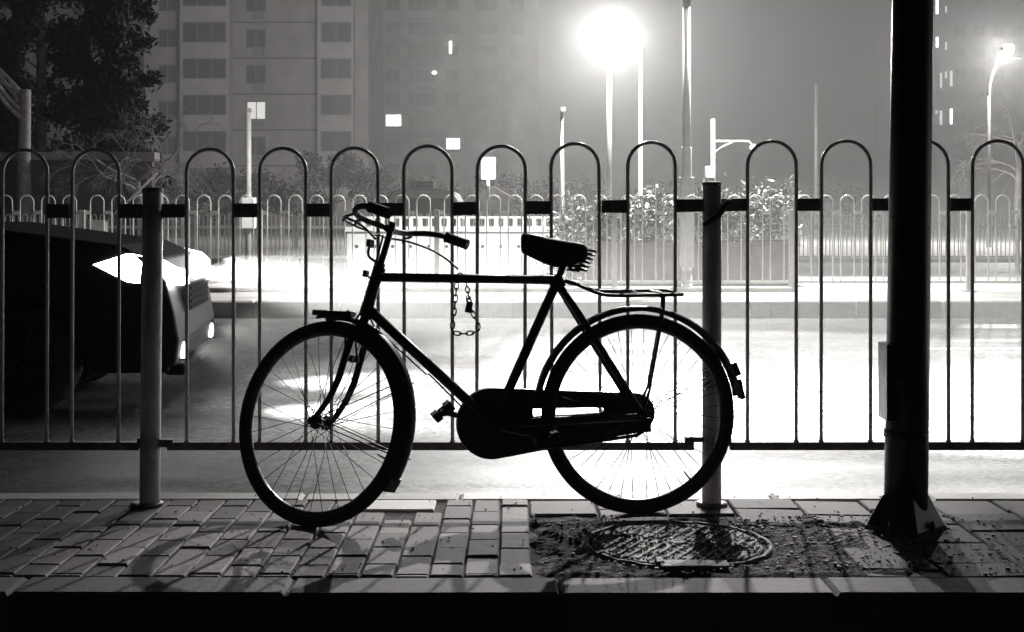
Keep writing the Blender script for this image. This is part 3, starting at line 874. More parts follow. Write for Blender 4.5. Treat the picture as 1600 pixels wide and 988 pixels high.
for q in range(4): mb.bbox((.004, .47, .61 + q * .04), (.012, CW - .47, .625 + q * .04))
mb.build('grille', M['car_trim'], car)
mb = MB(); mb.bbox((-.09, .03, .24), (.035, CW - .03, .31)); mb.bbox((-.5, -.012, .26), (-.06, .05, .31)); mb.build('bumper', M['car_trim'], car, bevel=.02)
mb = MB()
for y in (-.11, CW + .11): mb.box((-1.8, y, 1.22), (.1, .2, .13))
mb.build('mirror', M['car_paint'], car, bevel=.03)
for x in (-2.35, -3.4):
    mb = MB(); mb.box((x, -.012, 1.0), (.2, .03, .035)); mb.build('door_handle', M['car_trim'], car, bevel=.008)
def light(name, kind, W_, loc, parent, size=.1, aim=None, cone=None, blend=1.0, col=(1, .985, .96)):
    d = bpy.data.lights.new(name, kind); d.energy = W_; d.color = col; d.shadow_soft_size = size
    if kind == 'SPOT': d.spot_size = R(cone); d.spot_blend = blend
    o = bpy.data.objects.new(name, d); S.collection.objects.link(o)
    o.location = loc
    if aim is not None: o.rotation_euler = (Vector(aim) - Vector(loc)).to_track_quat('-Z', 'Y').to_euler()
    if parent is not None:
        o.parent = parent
        o.location = Vector(loc) - parent.location
    return o
for y in (.2, CW - .2):
    light('headlight_beam', 'SPOT', HEAD_W, (CARX + .06, CARY + y, ROADZ + .86), car, .05, (CARX + 8, CARY + y - 1.3, ROADZ - .25), 36)
    light('fog_beam', 'SPOT', FOG_W, (CARX + .06, CARY + y, ROADZ + .375), car, .05, (6, CARY + y - .8, ROADZ + .2), 84)

# ------------------------------------------------------------------ median fence (same pattern as the near one)
MY = 17.55
PX0, PW = -.978, 2.31
def mid_panel():
    t = thing('hooped_railing', 'x', 'fence', (0, MY, MEDZ))
    n = 8; sp = (PW - .08) / n
    for k in range(n):
        x = .04 + sp * (k + .5)
        m = MB(); m.tube(arch_pts(x - .088, x + .088, 1.25, .11, 0, 10), .009, 8); m.build('hoop', M['steel_far'], t)
    for k in range(n + 1):
        a = .03 if k == 0 else .04 + sp * (k - .5) + .088
        b_ = PW - .03 if k == n else .04 + sp * (k + .5) - .088
        m = MB(); m.bbox((a, -.012, 1.0), (b_, .012, 1.05)); m.build('rail', M['steel_far'], t)
    m = MB(); m.bbox((.0, -.014, .10), (PW, .014, .135)); m.build('bottom_rail', M['steel_far'], t)
    return t
labels = {-3: 'white hooped median fence panel at the far left edge, in the dark', -2: 'white hooped median fence panel just right of the left near post, above the car headlight',
          -1: 'white hooped median fence panel beside the bicycle handlebar', 0: 'white hooped median fence panel seen between handlebar and saddle',
          1: 'white hooped median fence panel in front of the leafy shrubs', 2: 'white hooped median fence panel just left of the thick black pole',
          3: 'white hooped median fence panel right of the thick black pole'}
mp = mid_panel()
for q in range(-3, 4):
    o = mp if q == -3 else dup(mp)
    o.location = (PX0 + PW * q, MY, MEDZ); o['label'] = labels[q]; o['group'] = 'hooped fence panels on the median'
plabels = {-3: 'square median fence post at the far left edge', -2: 'square median fence post behind the dark car', -1: 'square median fence post in the headlight glare',
           0: 'square median fence post below the far handlebar grip', 1: 'square median fence post behind the bicycle rack', 2: 'square median fence post at the right end of the shrubs',
           3: 'square median fence post right of the thick black pole', 4: 'square median fence post beyond the right edge'}
pt = None
for q in range(-3, 4):
    x = PX0 + PW * q
    if pt is None:
        pt = thing('fence_post', 'x', 'post', (x, MY - .02, MEDZ), 0, 'posts of the median fence')
        m = MB(); m.bbox((-.035, -.03, 0), (.035, .03, 1.06)); m.build('shaft', M['pole_grey'], pt, bevel=.004)
        m = MB(); m.bbox((-.08, -.08, 0), (.08, .08, .015)); m.build('base_plate', M['pole_grey'], pt)
        o = pt
    else: o = dup(pt)
    o.location = (x, MY - .045, MEDZ); o['label'] = plabels[q]

# ------------------------------------------------------------------ second fence across the far road with white boards
OY = 30.0
ow = 2.3
def far_panel(board):
    t = thing('hooped_railing', 'x', 'fence', (0, OY, ROADZ))
    m = MB()
    for k in range(12):
        x = .08 + k * .19
        m.tube(arch_pts(x - .05, x + .05, 1.2, .25, 0, 8), .012, 6)
    m.build('hooped_bars', M['steel_far'], t)
    m = MB(); m.bbox((0, -.02, .88), (ow, .02, .95)); m.bbox((0, -.02, .22), (ow, .02, .28)); m.build('rail', M['steel_far'], t)
    m = MB(); m.bbox((-.04, -.04, 0), (.04, .04, 1.1)); m.build('post', M['pole_grey'], t)
    if board:
        m = MB(); m.bbox((.12, -.05, .42), (ow - .12, -.03, .84)); bd = m.build('white_board', M['board'], t, bevel=.004)
        for x in (.2, ow - .2):
            m = MB(); m.bbox((x - .04, -.07, .6), (x + .04, -.05, .7)); m.build('clip', M['dark'], bd)
    return t
fa = far_panel(False); fb = far_panel(True); ua = ub = False
where = {0: 'left of the near left post', 1: 'behind the left near post', 2: 'behind the lit lamp post with the box', 3: 'above the headlight glare', 4: 'left of the handlebar',
         5: 'behind the handlebar grips', 6: 'above the chain lock', 7: 'behind the saddle', 8: 'behind the leafy shrubs, left half', 9: 'behind the leafy shrubs, right half',
         10: 'just right of the shrubs', 11: 'hidden partly by the thick black pole', 12: 'at the right edge'}
for q in range(13):
    x = P(-20, 335, OY).x + q * ow
    bd = q >= 10
    if bd: o = fb if not ub else dup(fb); ub = True
    else: o = fa if not ua else dup(fa); ua = True
    o.location = (x, OY, ROADZ)
    o['label'] = ('far small-hooped fence panel with a white board, ' if bd else 'plain far small-hooped fence panel, ') + where[q]
    o['group'] = 'small-hooped fence panels across the far road'
# low white wall with a row of dark holes
wl = thing('low_wall', 'low white wall with a row of dark holes seen between handlebar and saddle', 'wall', (P(745, 400, 27).x, 27, ROADZ))
m = MB(); m.bbox((-2.6, -.1, 0), (2.2, .1, .85)); m.bbox((-2.65, -.14, .85), (2.25, .14, .95)); m.build('wall', M['board'], wl, bevel=.01)
for k in range(13):
    m = MB(); m.lathe([(.035, -.112), (.035, -.095)], (-2.4 + k * .36, 0, .56), 8, 'y'); m.build('hole', M['dark'], wl)
m = MB()
for k in range(24): m.bbox((-2.5 + k * .19, -.06, .95), (-2.42 + k * .19, .0, 1.12))
m.bbox((-2.55, -.06, 1.12), (2.1, .0, 1.16)); m.build('parapet', M['board'], wl)

# ------------------------------------------------------------------ white minibus
vn = thing('minibus', 'white minibus with a roof sign behind the handlebar, across the road', 'minibus', (P(660, 335, 34).x, 34, ROADZ))
m = MB(); o_ = [(-.98, .3), (-1.0, 1.1), (-.92, 1.5), (-.78, 1.78), (-.5, 1.86), (.5, 1.86), (.78, 1.78), (.92, 1.5), (1.0, 1.1), (.98, .3)]
m.prism([o_], 0, 4.2); m.build('body', M['white_van'], vn, bevel=.05)
m = MB(); m.prism([[(-.8, 1.12), (-.7, 1.6), (.7, 1.6), (.8, 1.12)]], -.012, .02); m.build('rear_window', mat('bus glass', (.45, .45, .44), .2), vn)
for s_ in (-1, 1):
    m = MB(); m.bbox((.86 * s_ - .06, -.015, .75), (.86 * s_ + .06, .02, 1.05)); m.build('tail_light', M['red'], vn)
    for y in (.8, 3.4):
        m = MB(); m.lathe([(.2, -.1), (.31, -.1), (.31, .1), (.2, .1)], (.86 * s_, y, .31), 20, 'x'); m.build('wheel', M['rubber'], vn)
m = MB(); m.bbox((-.42, .1, 1.862), (.3, .18, 2.05)); sg = m.build('roof_sign', M['board'], vn)
m = MB()
def stroke(x0, z0, x1, z1): m.bbox((x0, .09, z0), (x1, .1, z1))
for (cx) in (-.30, -.16, -.02, .12):
    for z in (1.9, 2.0): stroke(cx, z, cx + .1, z + .018)
    stroke(cx, 1.9, cx + .018, 2.018); stroke(cx + .082, 1.9, cx + .1, 2.018)
m.build('sign_marks', M['frame'], sg)
m = MB(); m.bbox((-.9, -.08, .32), (.9, .02, .5)); m.build('bumper', M['white_van'], vn, bevel=.02)

# ------------------------------------------------------------------ shrubs on the median
def leaf_cloud(name, parent, n, shape, size, material, lean=0):
    v, f = [], []
    for _ in range(n):
        c = shape()
        d = Vector((random.gauss(0, 1), random.gauss(0, 1), random.gauss(.2, .8))).normalized()
        u = d.orthogonal().normalized(); u.rotate(Matrix.Rotation(random.uniform(0, 6.28), 3, d)); w = d.cross(u)
        s_ = size * random.uniform(.6, 1.3); k = len(v)
        v += [tuple(c - d * s_), tuple(c + u * s_ * .42 + w * s_ * .1), tuple(c + d * s_), tuple(c - u * s_ * .42 + w * s_ * .1)]
        f += [(k, k + 1, k + 2), (k, k + 2, k + 3)]
    me = bpy.data.meshes.new(name); me.from_pydata(v, [], f); me.materials.append(material)
    o = bpy.data.objects.new(name, me); S.collection.objects.link(o); o.parent = parent
    return o
SHY = 19.0
pb = P(1075, 400, SHY)
bx = thing('planter', 'long dark planter box below the leafy shrubs on the median', 'planter', (pb.x, SHY, MEDZ - .004))
m = MB(); hw = 165 * SHY / F
m.bbox((-hw, -.3, 0), (hw, .3, .55)); m.bbox((-hw - .03, -.33, .55), (hw + .03, .33, .62)); m.build('box', M['planter'], bx, bevel=.01)
m = MB(); m.bbox((-hw + .05, -.25, .62), (hw - .05, .25, .64)); m.build('soil', M['soil'], bx)
def shrub(px, pyt, wid, n, label, loose=.0, base=.63):
    c = P(px, 400, SHY); t = thing('shrub', label, 'shrub', (c.x, SHY, MEDZ + base), 0, 'leafy shrubs on the median')
    h = P(px, pyt, SHY).z - MEDZ - base; hw = wid * SHY / F / 2
    m = MB(); stems = []
    for k in range(9):
        a = random.uniform(0, 6.28); e = Vector((math.cos(a) * hw * random.uniform(.3, 1), math.sin(a) * .35, h * random.uniform(.6, 1.08)))
        p = [Vector((e.x * .1, e.y * .1, 0)), Vector((e.x * .4, e.y * .4, e.z * .5)), e]
        stems.append(p); m.tube(p, [.014, .009, .004], 5)
    m.build('stem', M['bark'], t)
    def shp():
        if random.random() < .55:
            p = random.choice(stems); f_ = random.uniform(.25, 1)
            q = p[0].lerp(p[1], f_ * 2) if f_ < .5 else p[1].lerp(p[2], f_ * 2 - 1)
            return q + Vector((random.gauss(0, .07), random.gauss(0, .07), random.gauss(0, .06)))
        return Vector((random.gauss(0, .42) * hw, random.gauss(0, .2), abs(random.gauss(.3, .28)) * h))
    leaf_cloud('foliage', t, int(n * 1.7), shp, .052, M['leaf'])
    return t
shrub(890, 318, 90, 700, 'low leafy shrub at the left end, behind the saddle', base=.05)
shrub(935, 306, 110, 800, 'leafy shrub behind the rear of the saddle')
shrub(1020, 290, 120, 1000, 'tallest bushy leafy shrub left of the right fence post')
shrub(1085, 296, 90, 800, 'leafy shrub directly behind the right fence post')
shrub(1150, 292, 110, 900, 'leafy shrub just right of the right fence post')
shrub(1205, 284, 90, 700, 'loose leafy shrub with stray sprigs at the right end of the planter')

# ------------------------------------------------------------------ poles and street lamps
def pole(name, label, cat, px, ytop, Y, r, base=None, taper=.8, zb=None, m_=None):
    m_ = m_ or M['pole_grey']
    b = P(px, 335, Y); z0 = (MEDZ - .004) if (zb is None and Y < 21.6) else (ROADZ if zb is None else zb)
    t = thing(name, label, cat, (b.x, Y, z0))
    h = P(px, ytop, Y).z - z0
    m = MB(); m.tube([(0, 0, 0), (0, 0, h * .5), (0, 0, h)], [r, r * (1 + taper) / 2, r * taper], 16); m.build('pole', m_, t)
    m = MB(); m.lathe([(r * 2.2, 0), (r * 2.2, .03), (r * 1.3, .05), (r * 1.2, .25)], (0, 0, 0), 16); m.build('base', m_, t)
    return t, h
def lamp_head(t, tip, d, sc=1.0, drop=.3):
    """cobra head lamp at tip, pointing along d"""
    d = Vector(d).normalized(); side_ = Vector((-d.y, d.x, 0)).normalized()
    m = MB(); secs = [(0, .07, .05), (.15, .14, .08), (.45, .17, .09), (.7, .12, .06), (.78, .05, .03)]
    vs_, fs = [], []; n = 12
    for (s_, w, h) in secs:
        for k in range(n):
            a = 2 * math.pi * k / n
            vs_.append(Vector(tip) + (d * s_ + side_ * w * math.cos(a) + Vector((0, 0, h * max(-.3, math.sin(a))))) * sc)
    for q in range(len(secs) - 1):
        for k in range(n): fs.append((q * n + k, q * n + (k + 1) % n, (q + 1) * n + (k + 1) % n, (q + 1) * n + k))
    fs += [tuple(range(n)), tuple((len(secs) - 1) * n + k for k in range(n))]
    m.add(vs_, fs, True); hd_ = m.build('lamp_head', M['pole_grey'], t)
    c = Vector(tip) + d * .42 * sc - Vector((0, 0, .03 * sc))
    m = MB(); vs_, fs = [], []
    for q in range(5):
        a = q / 4 * math.pi / 2; rr_ = math.cos(a); hh = -math.sin(a)
        for k in range(14):
            e = 2 * math.pi * k / 14
            vs_.append(c + (d * .26 * rr_ * math.cos(e) + side_ * .14 * rr_ * math.sin(e) + Vector((0, 0, .13 * hh))) * sc)
    for q in range(4):
        for k in range(14): fs.append((q * 14 + k, q * 14 + (k + 1) % 14, (q + 1) * 14 + (k + 1) % 14, (q + 1) * 14 + k))
    m.add(vs_, fs, True); m.build('lens', M['lamp_lens'], hd_)
    return c
# lamp A: the big glow
AY = 45
t, h = pole('street_lamp', 'bright street lamp with a huge hazy glow above the saddle', 'street lamp', 952, 62, AY, .10)
A0 = P(962, 42, AY - 1.0)
tip = A0 - t.location
m = MB(); m.tube(smooth([(0, 0, h - .3), (0, 0, h + .1), (tip.x * .4, -.2, h + .2), (tip.x, -.3, tip.z)]), .05, 10); m.build('arm', M['pole_grey'], t)
TI = Matrix.Rotation(R(-35), 3, 'X')
m = MB(); m.box((tip.x, -.36, tip.z), (.44, .16, .34), TI); hd_ = m.build('lamp_head', M['pole_grey'], t, bevel=.03)
m = MB(); m.box(Vector((tip.x, -.36, tip.z)) + TI @ Vector((0, -.095, 0)), (.38, .03, .28), TI); m.build('lens', M['lamp_lens'], hd_)
light('lamp_light', 'SPOT', LAMP_A_W, t.location + Vector((tip.x, -.75, tip.z - .25)), t, .2, (1.0, 6.6, 0), 8.5, 1.0)
light('lamp_light', 'SPOT', GLOW_A_W, t.location + Vector((tip.x, .1, tip.z - .1)), t, .2, t.location + Vector((tip.x - .8, 9, tip.z - .6)), 180, 1.0)
light('lamp_light', 'POINT', NEAR_A_W, t.location + Vector((tip.x, -.8, tip.z - .3)), t, .2)
t, h = pole('street_lamp', 'second pole just right of the brightest lamp, with an added lamp head merging into its glow', 'street lamp', 1001, 78, 52, .085)
tip = P(985, 70, 51.2) - t.location
m = MB(); m.tube(smooth([(0, 0, h - .1), (0, 0, h + .12), (tip.x * .5, -.3, tip.z + .1), (tip.x, -.5, tip.z)]), .045, 10); m.build('arm', M['pole_grey'], t)
c = lamp_head(t, (tip.x, -.5, tip.z), (-.6, -.6, .12), .8)
light('lamp_light', 'SPOT', BLOCK_LIGHT_W, t.location + c - Vector((0, 0, .35)), t, .18, (-13, 108, 9), 80, 1.0)  # head and spot added to this pole, aimed back to light the apartment block
# lamp B
t, h = pole('street_lamp', 'curved-neck street lamp with a starry glow at the right edge', 'street lamp', 1545, 150, AY, .07, m_=M['pole_dull'])
B0 = P(1575, 76, AY - .6); tip = B0 - t.location
m = MB(); m.tube(smooth([(0, 0, h - .1), (.03, 0, h + .5), (.2, -.1, h + 1.0), (tip.x * .8, -.3, tip.z + .1), (tip.x, -.35, tip.z)]), .055, 10); m.build('arm', M['pole_dull'], t)
m = MB(); m.box((tip.x + .05, -.45, tip.z), (.36, .14, .26), TI); hd_ = m.build('lamp_head', M['pole_dull'], t, bevel=.03)
m = MB(); m.box(Vector((tip.x + .05, -.45, tip.z)) + TI @ Vector((0, -.085, 0)), (.31, .03, .21), TI); m.build('lens', M['lamp_lens'], hd_)
light('lamp_light', 'SPOT', LAMP_B_W, t.location + Vector((tip.x + .05, -.8, tip.z - .2)), t, .2, (3.4, 8.0, 0), 12, 1.0)
light('lamp_light', 'SPOT', GLOW_B_W, t.location + Vector((tip.x + .05, .0, tip.z - .05)), t, .2, t.location + Vector((tip.x + .6, 9, tip.z - .5)), 180, 1.0)
light('lamp_light', 'POINT', NEAR_B_W, t.location + Vector((tip.x + .05, -.85, tip.z - .25)), t, .2)
# the tall lamp on the median, its head above the picture
KY = 17.9
t, h = pole('street_lamp', 'tall white lamp pole on the median rising out of the picture beside the shrubs', 'street lamp', 1073, 0, KY, .056, taper=.95, m_=M['steel_far'])
tip = Vector(KEY_AT) - t.location
m = MB(); m.tube(smooth([(0, 0, h - .1), (0, 0, tip.z - .8), (.02, -.1, tip.z), (tip.x * .4, tip.y * .4, tip.z + .25), (tip.x, tip.y, tip.z + .1)]), .06, 12); m.build('arm', M['pole_grey'], t)
m = MB(); m.bbox((-.09, -.09, .3), (.09, .09, 1.5)); m.tube([(.0, 0, .25), (.0, 0, 1.9)], .07, 16); m.build('sleeve', M['steel_far'], t, bevel=.01)
dd = Vector((tip.x, tip.y, 0)).normalized()
c = lamp_head(t, (tip.x, tip.y, tip.z + .1), (dd.x, dd.y, .1), 1.0)
light('lamp_light', 'SPOT', KEY_W, t.location + c - Vector((0, 0, .3)), t, .10, (1.95, 10.5, 0), 39, .35)
light('lamp_light', 'SPOT', PAVE_SPOT_W, t.location + c - Vector((0, 0, .32)), t, .10, (.0, 4.4, 0), 12.5, .9)  # narrow spot added to light the paving and throw the bicycle's shadow
light('lamp_light', 'POINT', GLOW_K_W, t.location + c - Vector((0, 0, .34)), t, .10)
tip = Vector((2.9, 19.4, 9.0)) - t.location  # unseen second arm and head, added to brighten the median
m = MB(); m.tube(smooth([(.02, 0, tip.z), (tip.x * .4, tip.y * .4, tip.z + .25), (tip.x, tip.y, tip.z + .1)]), .06, 12); m.build('arm', M['pole_grey'], t)
dd = Vector((tip.x, tip.y, 0)).normalized()
c = lamp_head(t, (tip.x, tip.y, tip.z + .1), (dd.x, dd.y, .1), 1.0)
light('lamp_light', 'SPOT', KEY2_W, t.location + c - Vector((0, 0, .3)), t, .12, (1.2, 21.0, 0), 98, .8)
# camera mast behind the saddle
t, h = pole('camera_mast', 'slim mast with a small camera on top behind the shrubs, above the saddle', 'mast', 878, 176, 20.6, .05, taper=.45, m_=M['steel_far'])
m = MB(); m.box((.015, -.03, h + .04), (.08, .15, .07)); m.tube([(0, 0, h - .02), (0, 0, h + .03)], .02, 8); m.build('camera', M['steel_far'], t, bevel=.01)
# white post with a box
t, h = pole('signal_post', 'bright white post with a box at its foot, right of the left fence post', 'post', 388, 172, 24, .055, taper=.9)
m = MB(); m.bbox((-.10, -.13, .95), (.13, .09, 1.5)); m.build('control_box', M['board'], t, bevel=.01)
m = MB(); m.box((.02, 0, h), (.1, .1, .06)); m.build('cap', M['pole_grey'], t)
# post with side arm
t, h = pole('signal_post', 'white post with a side arm and a box, behind the right fence post', 'post', 1114, 186, 24, .045, taper=.9)
za = P(0, 221, 24).z - t.location.z; xa = P(1170, 0, 24).x - t.location.x
m = MB(); m.tube([(0, 0, za), (xa, 0, za), (xa + .06, 0, za - .08)], .022, 8); m.tube(smooth([(0, 0, za - .22), (.15, 0, za - .1), (.4, 0, za)]), .014, 8); m.build('arm', M['steel_far'], t)
m = MB(); m.lathe([(.03, .05), (.07, .0), (.07, -.06), (.02, -.08)], (xa + .08, 0, za - .1), 12); m.build('lamp_shade', M['steel_far'], t)
m = MB(); m.bbox((-.14, -.1, P(0, 278, 24).z - t.location.z), (.02, .1, P(0, 260, 24).z - t.location.z)); m.build('control_box', M['board'], t, bevel=.01)
pole('pole', 'faint grey pole in the haze right of the side-arm post', 'pole', 1275, 132, 60, .10, taper=.9, m_=M['pole_dull'])
# leaning boom
bo = MB(); bo.tube([P(158, 352, 26), P(203, 312, 26), P(246, 270, 26)], [.03, .028, .02], 8)
a_ = P(158, 352, 26); bo.bbox((a_.x - .15, 25.9, ROADZ), (a_.x + .1, 26.1, a_.z + .1))
tag(bo.build('barrier_boom', M['pole_grey']), 'thin raised barrier boom slanting up left of the left fence post', 'barrier')

# ------------------------------------------------------------------ buildings in the haze
def building(label, x0, x1, Y, depth, floors, fh, wall, z0=-.02):
    t = thing('apartment_building', label, 'building', ((x0 + x1) / 2, Y, z0))
    m = MB(); m.bbox((x0 - t.location.x, 0, 0), (x1 - t.location.x, depth, floors * fh)); m.build('wall', wall, t)
    m = MB(); m.bbox((x0 - t.location.x - .2, -.2, floors * fh), (x1 - t.location.x + .2, depth + .2, floors * fh + .4)); m.build('roof', M['band'], t)
    return t
def window(t, x, z, w, h, n=2, y=0.0, pane=None, y_out=.06, fr=None):
    """window frame proud of the wall with mullions, pane set just inside"""
    m = MB(); e = .07
    m.bbox((x - w / 2 - e, y - y_out, z), (x + w / 2 + e, y + .0 - .001, z - e)); m.bbox((x - w / 2 - e, y - y_out, z + h), (x + w / 2 + e, y - .001, z + h + e))
    for k in range(n + 1):
        xx = x - w / 2 + w * k / n; m.bbox((xx - e / 2, y - y_out, z), (xx + e / 2, y - .001, z + h))
    f = m.build('window', fr or M['frame'], t)
    m = MB(); m.bbox((x - w / 2, y - .03, z), (x + w / 2, y - .004, z + h)); m.build('pane', pane or M['glass'], f)
    return f
# A: the near block
YA = 105.0
def XA(px): return (px - 800) * YA / F
def ZA(py): return CAMZ - (py - 335) * YA / F + .02
ta = building('grey apartment block with balconies at the upper left', XA(225), XA(576), YA, 12, 9, 2.8, M['wall_a'])
ox = ta.location.x
tops = [ZA(125 + 56 * k) for k in range(-6, 5)]      # window sills
m = MB(); m.bbox((XA(288) - ox, -1.4, .3), (XA(364) - ox, -.001, 25.0)); bay = m.build('balcony_bay', M['wall_a_light'], ta)
m = MB(); m.bbox((XA(500) - ox, -1.4, .3), (XA(555) - ox, -.001, 25.0)); m.build('balcony_bay', M['wall_a_light'], ta)
for z in tops:
    if z < .8 or z > 24: continue
    window(ta, XA(326) - ox, z, 3.3, 1.45, 3, -1.4)
    window(ta, XA(529) - ox, z, 2.3, 1.45, 2, -1.4)
    window(ta, XA(262) - ox, z - .2, 1.4, 1.3, 2, 0)
    window(ta, XA(400) - ox, z - .25, 1.5, 1.35, 2, 0)
    m = MB(); m.bbox((XA(364) - ox + .02, -.12, z + 1.62), (XA(500) - ox - .02, -.001, z + 1.74)); m.build('floor_band', M['band'], ta)
    m = MB(); m.bbox((XA(404) - ox - .4, -.45, z - .85), (XA(404) - ox + .4, -.05, z - .35)); m.build('air_conditioner', M['frame'], ta)
window(ta, XA(400) - ox + .05, ZA(186), 1.45, 1.3, 2, -.08, M['lit_dim'])
# B: pale tower
YB = 150.0
def XB(px): return (px - 800) * YB / F
def ZB(py): return CAMZ - (py - 335) * YB / F
tb = building('pale apartment tower fading into haze left of the bright lamp', XB(588), XB(842), YB, 14, 10, 2.7, M['wall_b'])
ox = tb.location.x
for r_ in range(9):
    zc = ZB(312 - 37 * r_)
    if zc < 1 or zc > 26: continue
    for (px, w, n) in ((614, 1.6, 2), (660, 3.2, 4), (706, 1.6, 2), (760, 2.6, 3), (808, 1.6, 2)): window(tb, XB(px) - ox, zc, w, 1.3, n)
    m = MB(); m.bbox((XB(640) - ox, -.5, zc - .95), (XB(682) - ox, -.07, zc - .15)); m.build('balcony', M['wall_a'], tb)
window(tb, XB(615) - ox, ZB(197), 1.75, 1.25, 2, -.08, M['lit'])
window(tb, XB(708) - ox, ZB(233), 1.55, 1.2, 2, -.08, M['lit'])
m = MB(); m.bbox((XB(702) - ox, -.35, ZB(84)), (XB(706) - ox, -.1, ZB(65))); m.build('stair_light', M['lit'], tb)
m = MB(); m.lathe([(.1, -.2), (.33, 0), (.1, .2)], (XB(679) - ox, -.4, ZB(114)), 14); m.build('wall_lamp', M['lit'], tb)
# C: dark tower at the right
YC = 170.0
def XC(px): return (px - 800) * YC / F
def ZC(py): return CAMZ - (py - 335) * YC / F
tcb = building('dark tower with small lit windows behind the thick pole', XC(1420), XC(1700), YC, 16, 12, 2.7, M['wall_c'])
ox = tcb.location.x
for (px, py, w, h, dim) in ((1464, 22, 5, 22, 0), (1478, 20, 4, 10, 1), (1464, 74, 5, 16, 0), (1478, 78, 4, 12, 1), (1470, 138, 4, 24, 1), (1478, 122, 4, 10, 1), (1486, 135, 5, 24, 1), (1470, 195, 5, 22, 1), (1486, 194, 5, 24, 0), (1463, 178, 4, 6, 1)):
    window(tcb, XC(px) - ox, ZC(py), w * YC / F, h * YC / F, 1, -.02, M['lit_dim'] if dim else M['lit'])
for r_ in range(9):
    for px in (1500, 1530, 1560, 1590, 1620, 1650): window(tcb, XC(px) - ox, 2 + r_ * 2.7, 1.4, 1.3, 2, fr=M['wall_c'])
# lit sign box and its post
t, h = pole('sign_board', 'glowing white sign box on a post inside the hoop left of the saddle', 'sign', 763, 290, 36, .05)
m = MB(); q0, q1 = P(752, 246, 36), P(774, 280, 36)
m.bbox((q0.x - t.location.x, -.12, q1.z - t.location.z), (q1.x - t.location.x, .12, q0.z - t.location.z)); m.tube([(0, 0, h), (0, 0, q1.z - t.location.z)], .04, 8); m.build('light_box', M['lit'], t, bevel=.03)

# ------------------------------------------------------------------ trees, wall and hedges on the left
def bare_tree(label, px, pyb, Y, r, height, spread, seed, white=True, leanx=0, depth=5, group='bare trees', zb=ROADZ + .1):
    rnd = random.Random(seed)
    c = P(px, 335, Y); t = thing('tree', label, 'tree', (c.x, Y, zb), 0, group)
    m = MB(); top = Vector((leanx * .4, 0, height * .45))
    m.tube([(0, 0, 0), top * .5 + Vector((rnd.uniform(-.1, .1), 0, 0)), top], [r * 1.15, r * .9, r * .7], 12); m.build('trunk', M['bark_white'] if white else M['bark'], t)
    m = MB()
    def grow(p, d, ln, rad, lev):
        pts = [p]; q = p.copy(); dd = d.copy()
        for k in range(4):
            dd = (dd + Vector((rnd.gauss(0, .16), rnd.gauss(0, .16), rnd.gauss(-.02 * (6 - lev), .1)))).normalized()
            q = q + dd * ln / 4; pts.append(q.copy())
        m.tube(pts, [rad, rad * .85, rad * .72, rad * .6, rad * .5], 5 if lev > 1 else 3, caps=False)
        if lev == 0: return
        for k in range(3 if lev > 2 else 4):
            nd = (dd + Vector((rnd.gauss(0, .55), rnd.gauss(0, .55), rnd.gauss(.0, .4)))).normalized()
            grow(pts[rnd.choice((2, 3, 4, 4))], nd, ln * rnd.uniform(.55, .8), rad * .55, lev - 1)
    for k in range(5):
        a = rnd.uniform(0, 6.28)
        grow(top * rnd.uniform(.75, 1), Vector((math.cos(a) * spread + leanx * .1, math.sin(a) * spread, rnd.uniform(.4, 1))).normalized(), height * .26, r * .42, depth)
    m.build('crown', M['bark_white'] if white else M['bark'], t)
    return t
bare_tree('bare tree with a pale limewashed trunk at the upper left edge', 40, 240, 34.2, .19, 9.5, .8, 3, True)
bare_tree('bare drooping tree with lit twigs left of the grey apartment block', 225, 240, 34.4, .13, 4.4, 1.1, 11, True, -.5, 5)
bare_tree('bare tree in the haze below the street lamp at the right edge', 1592, 300, 58, .15, 7.0, .8, 21, False, 0, 4)
w = thing('boundary_wall', 'low dark wall with a pale coping at the left, beyond the car', 'wall', (P(60, 335, 34.9).x, 34.9, ROADZ + .1))
m = MB(); zt = P(0, 238, 34.9).z - w.location.z
m.bbox((-9, 0, 0), (2.95, .3, zt - .22)); m.build('wall', M['wall_c'], w)
m = MB(); m.bbox((-9.1, -.12, zt - .22), (3.05, .42, zt)); m.build('coping', M['wall_a_light'], w, bevel=.02)
def round_tree(label, px, Y, h, wd, n, seed, sz=.14):
    rnd = random.Random(seed); c = P(px, 335, Y)
    t = thing('tree', label, 'tree', (c.x, Y, ROADZ + .1), 0, 'leafy trees below the buildings')
    m = MB(); m.tube([(0, 0, 0), (0, 0, h * .5)], [.11, .07], 8)
    cl = []
    for k in range(9):
        e = Vector((rnd.gauss(0, .33) * wd, rnd.gauss(0, .33) * wd, h * rnd.uniform(.4, .92))); cl.append((e, rnd.uniform(.16, .3) * wd))
        m.tube([(0, 0, h * rnd.uniform(.2, .45)), e], [.05, .02], 5)
    m.build('trunk', M['bark'], t)
    def shp():
        e, r_ = rnd.choice(cl); d = Vector((rnd.gauss(0, 1), rnd.gauss(0, 1), rnd.gauss(0, .7))).normalized()
        return e + d * r_ * rnd.uniform(.55, 1.1)
    leaf_cloud('crown', t, n, shp, sz, M['leaf_dark'])
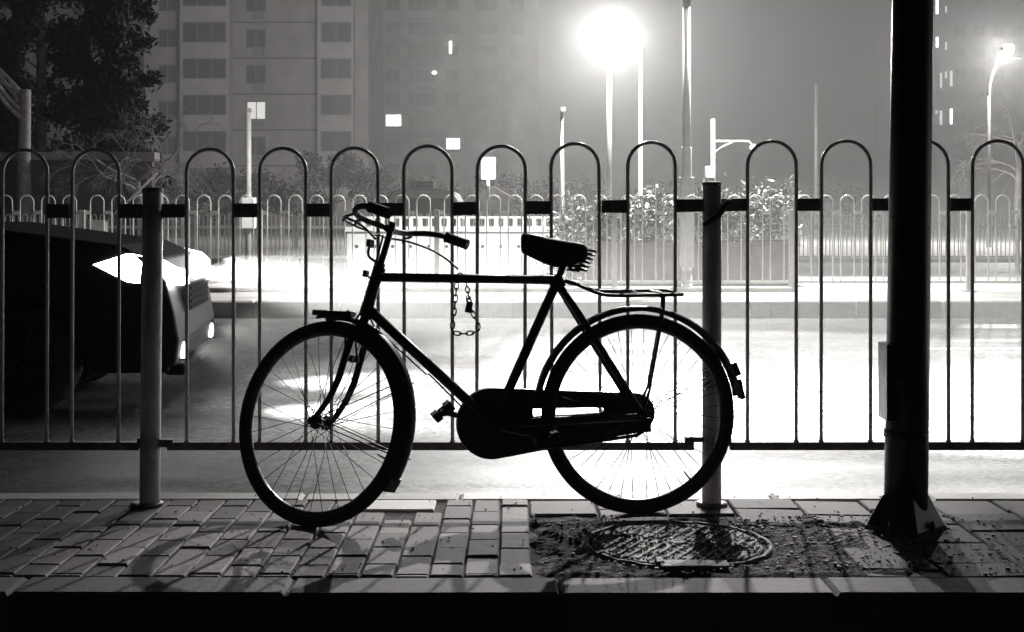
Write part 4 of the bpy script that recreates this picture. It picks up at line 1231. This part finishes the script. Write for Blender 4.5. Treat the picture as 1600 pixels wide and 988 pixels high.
def screen_tree(label, px, Y, h, wd, n, seed):  # tree mass added to hide the lit haze and keep this corner dark
    rnd = random.Random(seed); c = P(px, 335, Y)
    t = thing('tree', label, 'tree', (c.x, Y, ROADZ + .1), 0, 'added dark trees screening the haze glow behind the low wall')
    m = MB(); m.tube([(0, 0, 0), (.05, 0, h * .5), (0, .05, h * .95)], [.2, .14, .04], 8)
    cl = []
    for k in range(26):
        z = h * (.12 + .86 * k / 25); w_ = wd * (.5 * math.sin(math.pi * min(1, (1.05 - z / h) * .62 + .2)) + .06)
        for q in range(2):
            a = rnd.uniform(0, 6.28); e = Vector((math.cos(a) * w_ * rnd.uniform(.2, 1), math.sin(a) * w_ * .8, z + rnd.uniform(-.2, .2))); cl.append((e, rnd.uniform(.3, .62)))
            m.tube([(0, 0, z * .9), e], [.04, .012], 4)
    m.build('trunk', M['bark'], t)
    def shp():
        e, r_ = rnd.choice(cl); d = Vector((rnd.gauss(0, 1), rnd.gauss(0, 1), rnd.gauss(0, .6))).normalized()
        return e + d * r_ * rnd.uniform(.1, 1.1)
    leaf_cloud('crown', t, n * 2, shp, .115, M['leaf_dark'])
for k, (px, Y, h, wd, lb) in enumerate(((-30, 37.0, 9.5, 2.4, 'added dark screening tree filling the top corner, left of the limewashed trunk'), (62, 36.6, 10.5, 2.6, 'added dark screening tree directly behind the limewashed trunk'), (135, 37.6, 9.8, 2.2, 'added dark screening tree between the limewashed trunk and the drooping bare tree'), (190, 36.8, 8.6, 1.7, 'added dark screening tree beside the edge of the grey apartment block'))):
    screen_tree(lb, px, Y, h, wd, 6500, 70 + k)
k = 0
for (px, Y, h, wd, lb) in ((285, 62, 3.0, 2.6, 'low dark tree below the balconies of the grey block'), (345, 70, 3.6, 3.0, 'dark tree left of the bright white post'), (440, 66, 3.4, 3.2, 'dark tree right of the bright white post'),
                           (520, 74, 4.6, 3.0, 'taller tree at the right corner of the grey block'), (585, 70, 3.4, 2.8, 'tree between the grey block and the pale tower'), (660, 80, 3.6, 3.4, 'tree low in front of the pale tower, above the minibus'),
                           (835, 60, 2.9, 2.6, 'hazy tree left of the camera mast'), (915, 64, 2.6, 2.4, 'hazy tree right of the camera mast'), (1330, 70, 2.6, 3.0, 'hazy low tree left of the thick black pole')):
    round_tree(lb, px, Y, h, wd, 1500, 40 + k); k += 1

# ------------------------------------------------------------------ haze
hz = bpy.data.materials.new('haze'); hz.use_nodes = True
nt = hz.node_tree
for n_ in list(nt.nodes):
    if n_.type != 'OUTPUT_MATERIAL': nt.nodes.remove(n_)
pv = nt.nodes.new('ShaderNodeVolumePrincipled')
pv.inputs['Color'].default_value = (.95, .95, .94, 1); pv.inputs['Density'].default_value = HAZE; pv.inputs['Anisotropy'].default_value = -0.35
nt.links.new(pv.outputs['Volume'], nt.nodes['Material Output'].inputs['Volume'])
ho = MB().bbox((-65, -35, -1.5), (90, 195, 36)).build('haze', hz)
ho['kind'] = 'stuff'; ho['label'] = 'thin night haze lit by the lamps'; ho['category'] = 'haze'
